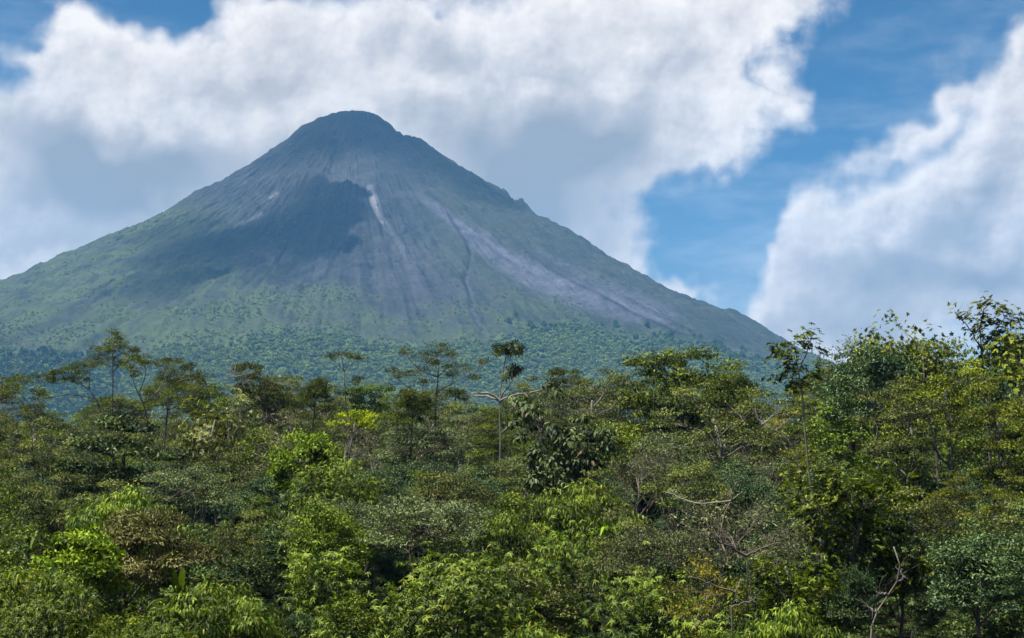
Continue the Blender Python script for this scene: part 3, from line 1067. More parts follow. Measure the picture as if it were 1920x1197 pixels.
def put_tree(key, px, py, Y, rot=None, wide=1.0, name='forest_tree', tall=None, label=None, category='tree', group=None, rng=random.Random(7)):
    """the plant whose crown tops out at photo point (px, py) when it stands Y metres away"""
    tm, bm, lm, H = SPEC[key]
    T = at(px, py, Y)
    gz = float(ground_z(T[0], Y))
    s = (T[2] - gz) / H
    root = bpy.data.objects.new(name, None)
    col.objects.link(root)
    root.location = (T[0], Y, gz)
    root.rotation_euler = (0, 0, rng.uniform(0, 6.28) if rot is None else rot)
    sxy = s * wide
    root.scale = (sxy, sxy, s)
    link('trunk', tm, None, root)
    link('branches', bm, None, root)
    if lm is not None:
        link('crown', lm, None, root)
    root['category'] = category
    if label:
        root['label'] = label
    if group:
        root['group'] = group
    PLANTS.append([root, px, py, key, label])
    return root


HERO = [
    # key, x, y, distance, width factor, name, label
    ('cream_a', 398, 716, 118, .85, 'cream_leaved_tree', 'cream-leaved tree on two pale stems in front of the feathery trees'),
    ('feather_b', 500, 690, 165, .9, 'feathery_tree', 'feathery tree between the bare dead tree and the small umbrella tree'),
    ('feather_c', 592, 700, 160, .75, 'feathery_tree', 'short feathery tree next to the small umbrella tree'),
    ('yellow_a', 668, 757, 112, .85, 'yellow_tree', 'bright yellow-leaved tree top glowing among dark green crowns'),
    ('twiggy_b', 530, 757, 110, .9, 'twiggy_tree', 'brownish half-bare tree with tan dry leaves above the lime bush'),
    ('feather_c', 775, 720, 132, .9, 'feathery_tree', 'low feathery tree beneath the large open feathery tree'),
    ('open_a', 1010, 702, 150, .7, 'olive_tree', 'thin olive tree behind the long bare arm of the umbrella-leaved tree'),
    ('open_a', 1110, 685, 150, .95, 'olive_tree', 'olive tree with pale criss-cross branches before the green mountain foot'),
    ('open_b', 1165, 692, 155, .8, 'olive_tree', 'olive tree touching the dense round dark tree'),
    ('dense_a', 1275, 646, 135, 1.1, 'dense_tree', 'dense dark green tree with a broad rounded top below the right flank'),
    ('dense_a', 1392, 684, 128, .8, 'dense_tree', 'lower dense green tree stepping down from the broad rounded one'),
    ('open_a', 1335, 712, 118, 1.15, 'spreading_tree', 'spreading tree with fanned bare limbs under the dense rounded crown'),
    ('twiggy_b', 1592, 614, 135, .6, 'bare_tree', 'bare leafless treetop poking into the sky'),
    ('dense_b', 1628, 640, 112, .95, 'bluish_tree', 'bluish green round tree right behind the pale slender stem'),
    ('sparse_a', 1650, 606, 128, .85, 'tufted_tree', 'tufted tree top against the sky behind the bluish round tree'),
    ('sparse_b', 1728, 598, 125, .9, 'tufted_tree', 'yellowish tufted tree against the sky next to the tallest tree'),
    ('sparse_a', 1915, 588, 112, .9, 'tufted_tree', 'tall tufted tree cut off by the frame edge'),
    ('ygreen_a', 1770, 652, 105, .95, 'yellow_green_tree', 'yellow-green tree lit brightly below the yellowish tufted tree'),
    ('ygreen_b', 1868, 690, 98, .9, 'yellow_green_tree', 'yellow-green layered tree beneath the tallest skyline tree'),
    ('open_b', 1690, 700, 98, 1.05, 'many_stemmed_tree', 'open tree with several dark stems rising behind the whorled glossy bush'),
    ('dark_a', 232, 776, 100, 1.05, 'glossy_tree', 'dark glossy layered tree with glinting leaves'),
    ('bigleaf_a', 1062, 748, 96, .95, 'big_leaved_tree', 'big-leaved dark tree with drooping leathery leaves'),
    ('lime_a', 575, 815, 92, .75, 'lime_bush', 'bright lime green bush below the tan half-bare tree'),
    ('hang_a', 630, 862, 84, .75, 'leafy_bush', 'bright leafy bush beside the lime green bush'),
    ('brown_a', 288, 962, 62, 1.0, 'brown_bush', 'brownish olive domed bush with dry-looking leaves'),
    ('lime_a', 150, 1000, 58, .9, 'lime_bush', 'bright green domed bush beside the brownish dome'),
    ('grey_a', 800, 928, 66, 1.05, 'grey_green_tree', 'grey-green flat-topped tree over a deep dark gap'),
    ('green_a', 612, 925, 62, .85, 'vivid_green_tree', 'vivid green upright tree beside the deep dark gap'),
    ('hang_b', 650, 1038, 49, .85, 'hanging_leaf_bush', 'tall bush of hanging light leaves below the vivid green tree'),
    ('hang_a', 860, 1042, 50, 1.0, 'hanging_leaf_bush', 'wide domed bush of hanging leaves below the grey-green flat tree'),
    ('hang_b', 1022, 1000, 53, .8, 'hanging_leaf_bush', 'pale hanging-leaf bush rising behind the wide domed one'),
    ('hang_b', 1195, 1082, 46, .9, 'hanging_leaf_bush', 'hanging-leaf bush with a pointed top below the olive-yellow shrub'),
    ('hang_a', 75, 1118, 44, .75, 'hanging_leaf_bush', 'hanging-leaf bush at the lower corner below the bright green dome'),
    ('hang_c', 395, 1110, 44, 1.0, 'hanging_leaf_bush', 'light hanging-leaf bush below the blade-leaved plant'),
    ('hang_a', 290, 1168, 39, .7, 'hanging_leaf_bush', 'small hanging-leaf bush at the bottom below the brownish dome'),
    ('hang_b', 1350, 1165, 39, .7, 'hanging_leaf_bush', 'small hanging-leaf bush at the bottom below the orange-leaved shrub'),
    ('hang_c', 1475, 1150, 40, .8, 'hanging_leaf_bush', 'hanging-leaf bush at the bottom below the glossy whorled shrub'),
    ('olive_a', 1140, 955, 62, .8, 'olive_bush', 'olive-yellow fine-leaved shrub below the big-leaved tree'),
    ('grey_a', 1240, 985, 60, .9, 'grey_green_tree', 'grey-green shrub beside the olive-yellow shrub'),
    ('twiggy_a', 1392, 915, 66, 1.1, 'twiggy_shrub', 'bare twiggy grey shrub with a haze of fine branches'),
    ('whorl_a', 1610, 885, 68, 1.05, 'whorled_bush', 'glossy whorled bush with bright top in front of the dark stems'),
    ('whorl_a', 1485, 1062, 50, .8, 'whorled_bush', 'glossy whorled shrub low in front of the bare twiggy shrub'),
    ('dense_b', 1600, 1052, 50, .55, 'bluish_bush', 'bluish fine-leaved bush beside the curved dead branch'),
    ('orange_a', 1322, 1040, 52, .85, 'orange_shrub', 'sparse orange-leaved shrub with bare pinkish branches'),
    ('orange_a', 1468, 765, 130, .7, 'orange_shrub', 'small orange-leaved tree in the gap beside the slender pale stem'),
]
for key, x, y, Y, wide, nm, lab in HERO:
    put_tree(key, x, y, Y, None, wide, nm, label=lab, category='bush' if ('bush' in nm or 'shrub' in nm) else 'tree')

# the crowd of trees between them
SKY_X = [0, 100, 200, 330, 420, 500, 600, 700, 760, 830, 900, 960, 1040, 1100, 1200, 1300, 1420, 1500, 1600, 1700, 1800, 1920]
SKY_Y = [735, 752, 735, 704, 722, 704, 710, 722, 712, 728, 768, 752, 716, 702, 685, 682, 702, 686, 652, 640, 632, 626]
ZONES = [  # kinds to draw from by photo x: far rows, middle rows, near rows
    (330, ['feather_b', 'feather_a', 'open_b', 'open_a'], ['olive_a', 'green_b', 'dark_b', 'olive_b', 'green_a'], ['green_b', 'dark_b', 'hang_c', 'green_a', 'dark_a']),
    (760, ['feather_b', 'open_a', 'open_b', 'dense_a'], ['olive_a', 'olive_b', 'green_a', 'grey_a', 'green_b', 'twiggy_b'], ['green_a', 'dark_b', 'hang_b', 'dark_a', 'green_b']),
    (1180, ['open_a', 'open_b', 'feather_b', 'dense_a'], ['olive_b', 'olive_a', 'grey_a', 'green_a', 'green_b'], ['grey_a', 'dark_b', 'hang_c', 'olive_a', 'dark_a']),
    (1500, ['dense_a', 'open_a', 'ygreen_b', 'open_b'], ['olive_a', 'green_b', 'olive_b', 'grey_a', 'twiggy_a'], ['dark_b', 'whorl_a', 'grey_a', 'green_b', 'dark_a']),
    (9999, ['ygreen_a', 'ygreen_b', 'dense_b', 'dense_a'], ['ygreen_b', 'dense_b', 'green_a', 'dark_b', 'olive_a'], ['dark_b', 'dense_b', 'dark_a', 'dark_b']),  # near kinds all dark-leaved here, standing in for the shade of tall trees
]
WORDS = {'feather_a': 'feathery olive tree', 'feather_b': 'feathery layered tree', 'open_a': 'open olive tree', 'open_b': 'two-stemmed olive tree',
         'dense_a': 'dense green tree', 'dense_b': 'bluish green tree', 'ygreen_a': 'yellow-green tree', 'ygreen_b': 'layered yellow-green tree',
         'olive_a': 'small-leaved olive tree', 'olive_b': 'domed olive tree', 'grey_a': 'grey-green flat tree', 'brown_a': 'brownish bush',
         'green_a': 'upright green tree', 'green_b': 'leafy green tree', 'dark_a': 'dark layered tree', 'dark_b': 'dark glossy tree',
         'hang_b': 'hanging-leaf bush', 'hang_c': 'drooping-leaf bush', 'whorl_a': 'whorled glossy bush', 'twiggy_a': 'twiggy grey shrub', 'twiggy_b': 'twiggy brown tree'}


GUARD = [(x, y, Y, 34 + 20 * w, 62) for (k, x, y, Y, w, *_) in HERO if y < 1100]
GUARD += [(940, 650, 122, 60, 150), (1508, 640, 98, 18, 330), (1690, 1026, 46, 40, 120), (1330, 920, 60, 60, 30), (1392, 1000, 50, 60, 50), (1062, 770, 96, 70, 120),
          (1340, 1080, 47, 50, 45), (1455, 770, 92, 40, 60), (440, 680, 140, 30, 60), (338, 1052, 52, 40, 80), (800, 940, 66, 110, 160), (612, 930, 62, 60, 120), (400, 720, 118, 40, 120),
          (820, 650, 140, 60, 130), (646, 665, 170, 40, 70), (210, 625, 165, 60, 110), (300, 670, 150, 60, 100), (130, 690, 158, 50, 70), (1690, 720, 98, 70, 150), (1335, 720, 118, 60, 110),
          (288, 965, 62, 75, 90), (150, 1005, 58, 60, 80), (232, 780, 100, 80, 70), (1392, 925, 66, 70, 110), (860, 1045, 50, 110, 140), (1022, 1005, 53, 60, 60), (650, 1040, 49, 60, 130)]


# deep shade shows between the crowns here: nothing stands close in front
VOID = [(730, 1020, 80, 90), (1190, 1060, 50, 50), (480, 1060, 60, 80), (1690, 1060, 50, 70), (20, 940, 60, 50)]


def crowd():
    rr = random.Random(2024)
    rows = [(208, 5.2), (186, 5.2), (166, 5.0), (148, 4.8), (131, 4.8), (112, 4.8), (95, 4.6), (80, 4.4), (67, 4.1), (56, 3.9), (47, 3.8)]
    n = len(rows)
    for i, (Y, step) in enumerate(rows):
        s = i / (n - 1)
        half = Y * PW / 2 / F * 1.06 + 1
        x = -half + rr.uniform(0, step)
        while x < half:
            yy = Y + rr.uniform(-.06, .06) * Y
            px = PW / 2 + F * x / (yy * CP)
            S = np.interp(px, SKY_X, SKY_Y)
            lo = 1040
            py = S + (lo - S) * (s ** 1.35) + rr.uniform(-24 - 40 * s, 28 + 45 * s)
            py = max(py, S - 6)
            z = next(q for q in ZONES if px < q[0])
            pool = z[1] if s < .36 else (z[2] if s < .72 else z[3])
            if s < .36 and s > .15 and rr.random() < .3:
                pool = z[2]
            kind = rr.choice(pool)
            x += step * rr.uniform(.8, 1.25)
            hw = 3.0 * F / yy * .62
            for hx, hy, hY, hwid, vis_h in GUARD:
                if yy < hY and abs(px - hx) < hwid + hw * .7 and py < hy + vis_h:
                    py = hy + vis_h + rr.uniform(0, 14)
            if yy < 63 and any(((px - vx) / vr) ** 2 + ((py + 40 - vy) / vh) ** 2 < 1 for vx, vy, vr, vh in VOID):
                continue
            if at(px, py, yy)[2] < 4.2:
                continue
            near = min((abs(px - q[1]) / 40 + abs(py - q[2]) / 30 for q in PLANTS), default=9)
            if near < .55:
                continue
            put_tree(kind, px, py, yy, None, rr.uniform(.85, 1.15), 'forest_bush' if kind[:4] in ('hang', 'brow', 'whor') else 'forest_tree', rng=rr)


# ------------------------------------------------------------------ trees traced limb by limb (each with its own distance and depth)
def along(path, t):
    s = t * (len(path) - 1)
    i = int(min(s, len(path) - 2))
    return path[i] + (path[i + 1] - path[i]) * (s - i)


def refine(rng, P, n, wob):
    P = np.asarray(P, float)
    acc = np.concatenate([[0], np.cumsum(np.linalg.norm(P[1:] - P[:-1], axis=1))])
    t = np.linspace(0, acc[-1], n)
    Q = np.stack([np.interp(t, acc, P[:, k]) for k in range(3)], -1)
    for _ in range(2):
        Q[1:-1] = Q[1:-1] * .5 + (Q[:-2] + Q[2:]) * .25
    Q[1:-1] += rng.normal(size=(n - 2, 3)) * wob
    return Q


def traced_tree(name, label, seed, Y, trunk, r, limbs, clumps, leaf, lmat, bmat, mode='spray', lshape='lens', rc=.5, dens=1.0, flat=.55, category='tree', per=60, twigs=1):
    rng = np.random.default_rng(seed)
    px_m = Y / F
    r = r * .75
    tp = np.array([at(x, y, Y) for x, y in trunk])
    gz = float(ground_z(tp[0][0], Y))
    root = bpy.data.objects.new(name, None)
    col.objects.link(root)
    base = np.array([tp[0][0], Y, gz])
    root.location = base
    root['label'] = label
    root['category'] = category
    if tp[0][2] > gz + .2:
        tp = np.vstack([[tp[0][0] + rng.normal() * .2, Y, gz - .4], tp])
    tp[1:, 1] += np.cumsum(rng.normal(size=len(tp) - 1)) * .12
    T = refine(rng, tp, 16, .02)
    tm = tube_mesh(name + '_trunk', [(T - base, np.linspace(1.2, .45, 16) * r, 8)])
    tm.materials.append(BM[bmat])
    trunk_o = link('trunk', tm, None, root)
    paths = [(T, r * .6)]
    lines = []
    for L in limbs:
        rr = r * .5
        if isinstance(L[0], float):
            rr, L = L[0], L[1:]
        P = np.array([at(x, y, Y) for x, y in L])
        P[1:, 1] += np.linspace(.3, 1, len(P) - 1) * rng.normal() * .35 * np.linalg.norm(P[-1] - P[0])
        k = np.argmin(np.linalg.norm(T - P[0], axis=1))
        if np.linalg.norm(T[k] - P[0]) < 1.2:
            P[0] = T[k]
        else:
            for q, _ in paths[1:]:
                k2 = np.argmin(np.linalg.norm((q - P[0])[:, [0, 2]], axis=1))
                if np.linalg.norm((q[k2] - P[0])[[0, 2]]) < .8:
                    P[1:, 1] += q[k2][1] - P[0][1]
                    P[0] = q[k2]
                    break
        Q = refine(rng, P, 9, .03)
        lines.append((Q - base, np.linspace(1, .4, 9) * rr, 6))
        paths.append((Q, rr * .5))
    allp = np.vstack([p[len(p) // 3:] for p, _ in paths])
    cen, cnt = [], []
    for (x, y, rx, ry) in clumps:
        c = at(x, y, Y)
        k = np.argmin(np.linalg.norm((allp - c)[:, [0, 2]], axis=1))
        c[1] = allp[k][1] + rng.normal() * rx * px_m * .5
        A, B = rx * px_m * (1.2 if mode == 'spray' else 1), ry * px_m * (1.6 if mode == 'spray' else 1)
        n = max(2, int(round(A * max(B, .45) * (7.5 if mode == 'spray' else 13.0) * dens / (rc * rc * 4))))
        for q in range(n):
            o = unit(rng.normal(size=3)) * rng.random() ** .4
            p = c + o * np.array([A, A * .9, B]) * np.array([max(.2, 1 - rc / max(A, .01) * .5), 1, max(.25, 1 - rc * flat / max(B, .01) * .5)])
            cen.append(p)
            src = allp[np.argmin(np.linalg.norm(allp - (p - np.array([0, 0, .6])), axis=1))]
            lines.append((curve(rng, src, p, 5, .12, -.05) - base, max(r * .12, .018) * np.linspace(1, .4, 5), 4))
            for _ in range(twigs):
                e = p + rng.normal(size=3) * rc * .8
                lines.append((curve(rng, (src + p) / 2, e, 3, .15, 0) - base, np.array([.014, .011, .006]), 3))
    if not clumps:                             # bare wood: every limb is a part of its own and carries its own twigs
        for k, (q, rr) in enumerate(paths):
            own = [(q - base, np.linspace(1.2, .45, 16) * r, 8)] if k == 0 else [lines[k - 1]]
            for _ in range(9):
                a = along(q, rng.uniform(.35, 1))
                e = a + (unit(rng.normal(size=3)) + np.array([0, 0, .3])) * rng.uniform(.25, .8) * Y / 60
                own.append((curve(rng, a, e, 4, .2, 0) - base, max(rr * .3, .008) * np.array([1, .8, .55, .3]), 3))
            m_ = tube_mesh(name + '_limb', own)
            m_.materials.append(BM[bmat])
            if k == 0:
                trunk_o.data = m_
            else:
                link('branch', m_, None, root)
        lines = []
    if lines:
        bm = tube_mesh(name + '_branches', lines)
        bm.materials.append(BM[bmat])
        link('branches', bm, None, root)
    if cen and per:
        cen = np.array(cen)
        pos, d, nm = clump_leaves(rng, cen, per, rc, flat, mode, cen.mean(0) - np.array([0, 0, 2.0]))
        N = len(pos)
        sz = rng.uniform(.7, 1.3, N)
        tint = np.clip(rng.beta(2.4, 2.4, N) + np.resize(np.repeat(rng.normal(0, .20, len(cen)), per), N), 0, .9)
        tint[rng.random(N) < .02] = 1.0
        lm = leaf_mesh(name + '_crown', rng, pos - base, d, nm, leaf[0] * sz, leaf[1] * sz, lshape, tint)
        lm.materials.append(LM[lmat])
        link('crown', lm, None, root)
    x, y = trunk[-1]
    PLANTS.append([root, x, y, 'traced', label])
    return root


traced_tree('feathery_tree', 'dark feathery tree with pale fork beside the tree with the sloping crown', 101, 150,
            [(60, 850), (62, 800), (66, 770), (70, 745)], .16, [[(62, 800), (30, 762), (0, 745)], [(64, 785), (78, 762), (84, 750)], [(66, 770), (45, 745), (35, 730)]],
            [(12, 722, 30, 14), (40, 714, 26, 10), (30, 735, 34, 10), (66, 738, 22, 9), (80, 748, 14, 7), (5, 745, 20, 10)], (.20, .05), 'feather', 'pale', per=95)
traced_tree('feathery_tree', 'feathery tree with long sloping crown beside the tallest tuft', 102, 158,
            [(198, 810), (192, 775), (180, 748), (166, 730)], .15, [[(180, 748), (140, 737), (95, 747), (60, 756)], [(170, 735), (150, 715), (110, 712), (80, 708)], [(166, 730), (168, 700), (172, 680)]],
            [(172, 676, 16, 8), (158, 690, 24, 10), (138, 700, 28, 10), (116, 708, 30, 9), (92, 712, 22, 6), (72, 706, 8, 4), (150, 712, 20, 7)], (.20, .05), 'feather', 'grey', per=95)
traced_tree('feathery_tree', 'tall feathery tree with a round top tuft on a thin dark stem', 103, 165,
            [(211, 760), (213, 705), (212, 665), (213, 645)], .15, [[(212, 690), (190, 668), (175, 660)], [(212, 672), (235, 662), (250, 656)], [(213, 700), (222, 688), (232, 682)]],
            [(212, 632, 19, 10), (222, 645, 22, 9), (198, 652, 26, 9), (238, 658, 20, 8), (176, 656, 14, 7), (214, 680, 24, 9), (178, 668, 10, 6)], (.20, .05), 'feather', 'dark', per=95)
traced_tree('feathery_tree', 'wide flat feathery tree standing beyond the dark glossy layered tree', 104, 150,
            [(280, 800), (275, 772), (268, 752), (262, 735)], .17, [[(268, 752), (254, 725), (248, 700)], [(272, 762), (290, 737), (302, 705)], [(290, 737), (330, 715), (365, 708)], [(262, 735), (275, 705), (280, 690)]],
            [(250, 684, 24, 9), (280, 678, 30, 10), (308, 684, 30, 12), (338, 692, 28, 9), (300, 705, 28, 10), (372, 704, 22, 6), (255, 702, 16, 7), (330, 712, 25, 8)], (.20, .05), 'feather', 'grey', per=95)
traced_tree('umbrella_tree', 'small umbrella tree with forked stem standing clear of the canopy', 105, 170,
            [(648, 750), (646, 712), (645, 696)], .13, [[(645, 696), (632, 680), (620, 672)], [(645, 698), (658, 684), (672, 676)], [(645, 696), (643, 680), (642, 668)], [(647, 730), (662, 722), (674, 718)]],
            [(620, 670, 12, 5), (640, 666, 16, 5), (660, 671, 18, 5), (680, 675, 8, 4), (672, 716, 15, 6)], (.20, .05), 'feather', 'grey', per=95)
traced_tree('feathery_tree', 'large open feathery tree with bare ribs next to the umbrella-leaved tree', 106, 140,
            [(814, 840), (816, 795), (817, 752), (820, 712), (823, 680)], .16,
            [[(817, 752), (785, 738), (752, 716)], [(818, 738), (850, 718), (892, 700)], [(820, 714), (782, 692), (766, 670)], [(820, 708), (846, 684), (856, 668)], [(817, 765), (800, 748), (790, 722)], [(816, 785), (828, 772), (840, 768)]],
            [(823, 652, 22, 7), (800, 666, 30, 8), (852, 664, 18, 7), (766, 664, 15, 6), (745, 708, 22, 7), (776, 698, 25, 7), (830, 683, 30, 8), (866, 690, 22, 6), (902, 682, 18, 5), (792, 714, 20, 6),
             (735, 700, 10, 4), (846, 704, 25, 7), (882, 711, 20, 5)], (.20, .05), 'feather', 'grey', per=75, dens=.85, twigs=2)
traced_tree('slender_tree', 'slender tree with long pale leaning stem and tufted top', 107, 98,
            [(1541, 1010), (1530, 960), (1514, 880), (1508, 800), (1505, 738), (1496, 692), (1490, 665)], .13,
            [[(1505, 740), (1484, 712), (1466, 700)], [(1505, 745), (1524, 715), (1534, 690)], [(1497, 695), (1512, 660), (1515, 635)], [(1500, 712), (1470, 680), (1458, 662)]],
            [(1475, 650, 22, 9), (1500, 640, 18, 8), (1513, 629, 10, 5), (1460, 664, 14, 8), (1492, 664, 25, 10), (1530, 656, 15, 8), (1480, 690, 28, 10), (1516, 700, 25, 11), (1468, 706, 20, 8), (1500, 722, 26, 8)],
            (.22, .10), 'green', 'pale', mode='rosette', lshape='broad', per=40, rc=.42, dens=.9)
traced_tree('tufted_tree', 'tallest tree of the skyline with crooked tufted arms', 108, 112,
            [(1852, 800), (1846, 705), (1841, 652), (1839, 622)], .16,
            [[(1841, 645), (1818, 618), (1802, 606), (1783, 588)], [(1839, 622), (1836, 595), (1848, 572)], [(1841, 640), (1868, 615), (1882, 590)], [(1844, 670), (1880, 650), (1905, 640)], [(1802, 606), (1810, 595), (1815, 588)]],
            [(1783, 585, 7, 4), (1800, 596, 9, 5), (1815, 588, 7, 4), (1836, 573, 12, 6), (1852, 569, 13, 5), (1870, 577, 14, 6), (1886, 582, 8, 4), (1850, 596, 25, 9), (1880, 605, 25, 11),
             (1830, 611, 22, 8), (1860, 630, 40, 12), (1900, 602, 20, 9), (1815, 622, 15, 6), (1900, 642, 30, 12)],
            (.22, .11), 'ygreen', 'grey', mode='rosette', lshape='broad', per=40, rc=.42, dens=.8)
# the umbrella-leaved tree with its long bare arms
traced_tree('umbrella_leaved_tree', 'umbrella-leaved tree with long bare horizontal arms and a thin straight stem', 109, 122,
            [(938, 850), (938, 790), (935, 744), (939, 715), (944, 690), (950, 664)], .13,
            [[.11, (935, 744), (922, 738), (906, 736), (884, 738)], [.09, (935, 744), (918, 743), (900, 740), (872, 746)], [.11, (935, 744), (960, 740), (990, 739), (1016, 735), (1030, 724)],
             [.08, (936, 742), (945, 732), (958, 725), (962, 712), (960, 700)], [.07, (938, 806), (958, 795), (976, 786)], [.07, (938, 808), (962, 800), (986, 790)]],
            [(955, 652, 30, 5), (945, 660, 20, 4), (968, 660, 20, 4), (858, 734, 26, 9), (870, 745, 16, 6), (958, 704, 12, 8), (966, 694, 10, 5), (1030, 722, 14, 6), (984, 784, 16, 6)],
            (.95, .95), 'big', 'pale', mode='up', lshape='star', per=5, rc=.55, dens=.8, flat=.5, twigs=0)


def bare_thing(name, label, seed, Y, trunk, r, limbs, bmat='pale', category='branch'):
    return traced_tree(name, label, seed, Y, trunk, r, limbs, [], (.1, .1), 'green', bmat, category=category)


bare_thing('dead_branch', 'pale S-curved dead branch standing out against the dark bushes', 120, 46,
           [(1632, 1160), (1640, 1142), (1652, 1132), (1668, 1118), (1690, 1102), (1700, 1072), (1692, 1052), (1678, 1026)], .055,
           [[.03, (1668, 1118), (1650, 1112), (1636, 1106)], [.025, (1690, 1100), (1698, 1085), (1690, 1070)], [.02, (1652, 1132), (1640, 1146), (1628, 1140)]])
bare_thing('dead_branch', 'curved bare pale limb lying across the twiggy grey shrub', 121, 60,
           [(1350, 985), (1352, 950), (1362, 932), (1392, 922)], .045, [[.04, (1354, 945), (1320, 948), (1280, 938), (1255, 925)], [.025, (1362, 932), (1372, 915), (1380, 905)]])
bare_thing('dead_branch', 'forked bare branch above the glossy whorled shrub', 122, 50,
           [(1402, 1110), (1400, 1060), (1400, 1043)], .05, [[.04, (1400, 1043), (1360, 1022), (1318, 1000)], [.04, (1400, 1043), (1425, 1030), (1458, 1016)], [.02, (1360, 1022), (1345, 1005), (1338, 995)]], 'grey')
bare_thing('dead_branch', 'pinkish bare branches beside the sparse orange-leaved shrub', 123, 47,
           [(1372, 1160), (1368, 1122), (1380, 1104), (1392, 1086)], .045, [[.035, (1368, 1122), (1335, 1096), (1290, 1080)], [.03, (1369, 1124), (1400, 1128), (1420, 1122)], [.02, (1340, 1100), (1330, 1115), (1315, 1128)]], 'tan')
bare_thing('dead_tree', 'bare crooked pale branches reaching beside the slender leaning stem', 124, 92,
           [(1500, 870), (1488, 828), (1462, 806), (1428, 796)], .07, [[.06, (1428, 796), (1418, 782), (1416, 766)], [.05, (1432, 797), (1448, 782), (1458, 768)], [.03, (1462, 806), (1470, 795), (1480, 790)]])
bare_thing('dead_tree', 'bare dead tree of thin pale twigs behind the cream-leaved tree', 125, 140,
           [(440, 770), (441, 730), (440, 705), (443, 682)], .07,
           [[.04, (441, 730), (455, 708), (470, 695)], [.04, (440, 720), (428, 702), (424, 690)], [.03, (440, 708), (434, 692), (436, 680)], [.03, (455, 708), (462, 700), (464, 688)], [.025, (441, 725), (462, 715), (478, 712)]])


def blade_plant(name, label, px, py, Y, n, length, seed, mat='dark', upright=.8):
    """a tuft of long arching blades rising from the ground on short stems"""
    rng = np.random.default_rng(seed)
    T = at(px, py, Y)
    gz = float(ground_z(T[0], Y))
    base = np.array([T[0], Y, gz])
    root = bpy.data.objects.new(name, None)
    col.objects.link(root)
    root.location = base
    root['label'] = label
    root['category'] = 'plant'
    hub = np.array([0, 0, T[2] - gz - length * .8])
    stem = [(np.array([[0, 0, -.3], hub * .5 + np.array([.1, 0, 0]), hub]), np.array([.09, .07, .06]), 6)]
    tm = tube_mesh(name + '_stem', stem)
    tm.materials.append(BM['grey'])
    link('stem', tm, None, root)
    me = None
    for i in range(n):
        a = i * 2.4 + rng.uniform(-.3, .3)
        up = upright * rng.uniform(.6, 1.2)
        L = length * rng.uniform(.8, 1.15)
        t = np.linspace(0, 1, 9)
        out = np.array([math.cos(a), math.sin(a), 0])
        mid = hub + out * (t * L * .55 * (1.3 - up * .6))[:, None] + np.array([0, 0, 1]) * ((t * up - .75 * t ** 2.6 * (1.15 - up * .6)) * L)[:, None]
        w = np.sin(np.clip(t * .93 + .07, 0, 1) * math.pi) ** .6 * L * .05
        sd = np.cross(out, [0, 0, 1])
        V = np.vstack([mid - sd * w[:, None] + np.array([0, 0, .02]), mid - np.array([0, 0, .03]), mid + sd * w[:, None] + np.array([0, 0, .02])])
        k = np.arange(8)
        q = np.vstack([np.stack([k, k + 1, k + 10, k + 9], -1), np.stack([k + 9, k + 10, k + 19, k + 18], -1)])
        me = new_mesh('blade', V, None, q, {'tint': ('FLOAT', np.full(27, rng.uniform(.2, .9)))}, True)
        me.materials.append(LM[mat])
        link('leaf_blade', me, None, root)
    PLANTS.append([root, px, py, 'blade', label])


blade_plant('blade_leaved_plant', 'plant with long upright blade leaves below the brownish dome', 338, 1052, 52, 16, 2.4, 201, 'green', .95)
blade_plant('blade_leaved_plant', 'small blade-leaved plant in the dark behind the bright green dome', 140, 968, 64, 11, 1.8, 202, 'green', .95)
blade_plant('blade_leaved_plant', 'slim blade-leaved plant peeping out at the dark hollow behind the lower corner bush', 55, 978, 64, 10, 1.7, 203, 'dark', .95)
blade_plant('fan_palm', 'small palm with drooping pale fronds below the big-leaved tree', 1140, 938, 68, 9, 1.7, 204, 'lime', .45)
crowd()


# ------------------------------------------------------------------ labels for the crowd: what each tree stands by
MARKS = [('yellow-leaved treetop', 668, 757), ('umbrella-leaved tree', 940, 720), ('big-leaved dark tree', 1062, 800), ('lime green bush', 575, 840), ('brownish domed bush', 288, 990),
         ('bright green domed bush', 150, 1030), ('grey-green flat-topped tree', 800, 950), ('slender pale stem', 1515, 860), ('glossy whorled bush', 1610, 920), ('bare twiggy grey shrub', 1392, 950),
         ('S-curved dead branch', 1680, 1080), ('cream-leaved tree', 398, 760), ('tallest skyline tree', 1845, 600), ('dense rounded dark tree', 1275, 680), ('dark layered glossy tree', 232, 800),
         ('sparse orange-leaved shrub', 1325, 1060), ('vivid green upright tree', 612, 960), ('wide dome of hanging leaves', 870, 1080), ('tan half-bare tree', 530, 780), ('bluish round tree', 1628, 670),
         ('blade-leaved plant', 338, 1080), ('small drooping palm', 1140, 950), ('round-tufted feathery tree', 212, 650)]
ORD = ['first', 'second', 'third', 'fourth', 'fifth', 'sixth', 'seventh', 'eighth', 'ninth', 'tenth', 'eleventh', 'twelfth']


def crowd_labels():
    buckets = {}
    for e in PLANTS:
        root, px, py, key, lab = e
        if lab:
            continue
        cxy = (px, py + 25)
        m = min(MARKS, key=lambda q: math.hypot(q[1] - cxy[0], (q[2] - cxy[1]) * 1.2))
        dx, dy = cxy[0] - m[1], cxy[1] - m[2]
        rel = 'above' if dy < -abs(dx) * .8 else ('below' if dy > abs(dx) * .8 else 'beside')
        buckets.setdefault((WORDS[key], rel, m[0]), []).append((math.hypot(dx, dy), root))
    for (w, rel, m), L in buckets.items():
        L.sort(key=lambda q: q[0])
        for i, (dist, root) in enumerate(L):
            root['label'] = f'{w} {rel} the {m}' + (f', {ORD[min(i, 11)]} one out from it' if len(L) > 1 else '')
            root['category'] = 'bush' if ('bush' in w or 'shrub' in w) else 'tree'
            root['group'] = 'trees crowding the forest below the volcano'


crowd_labels()


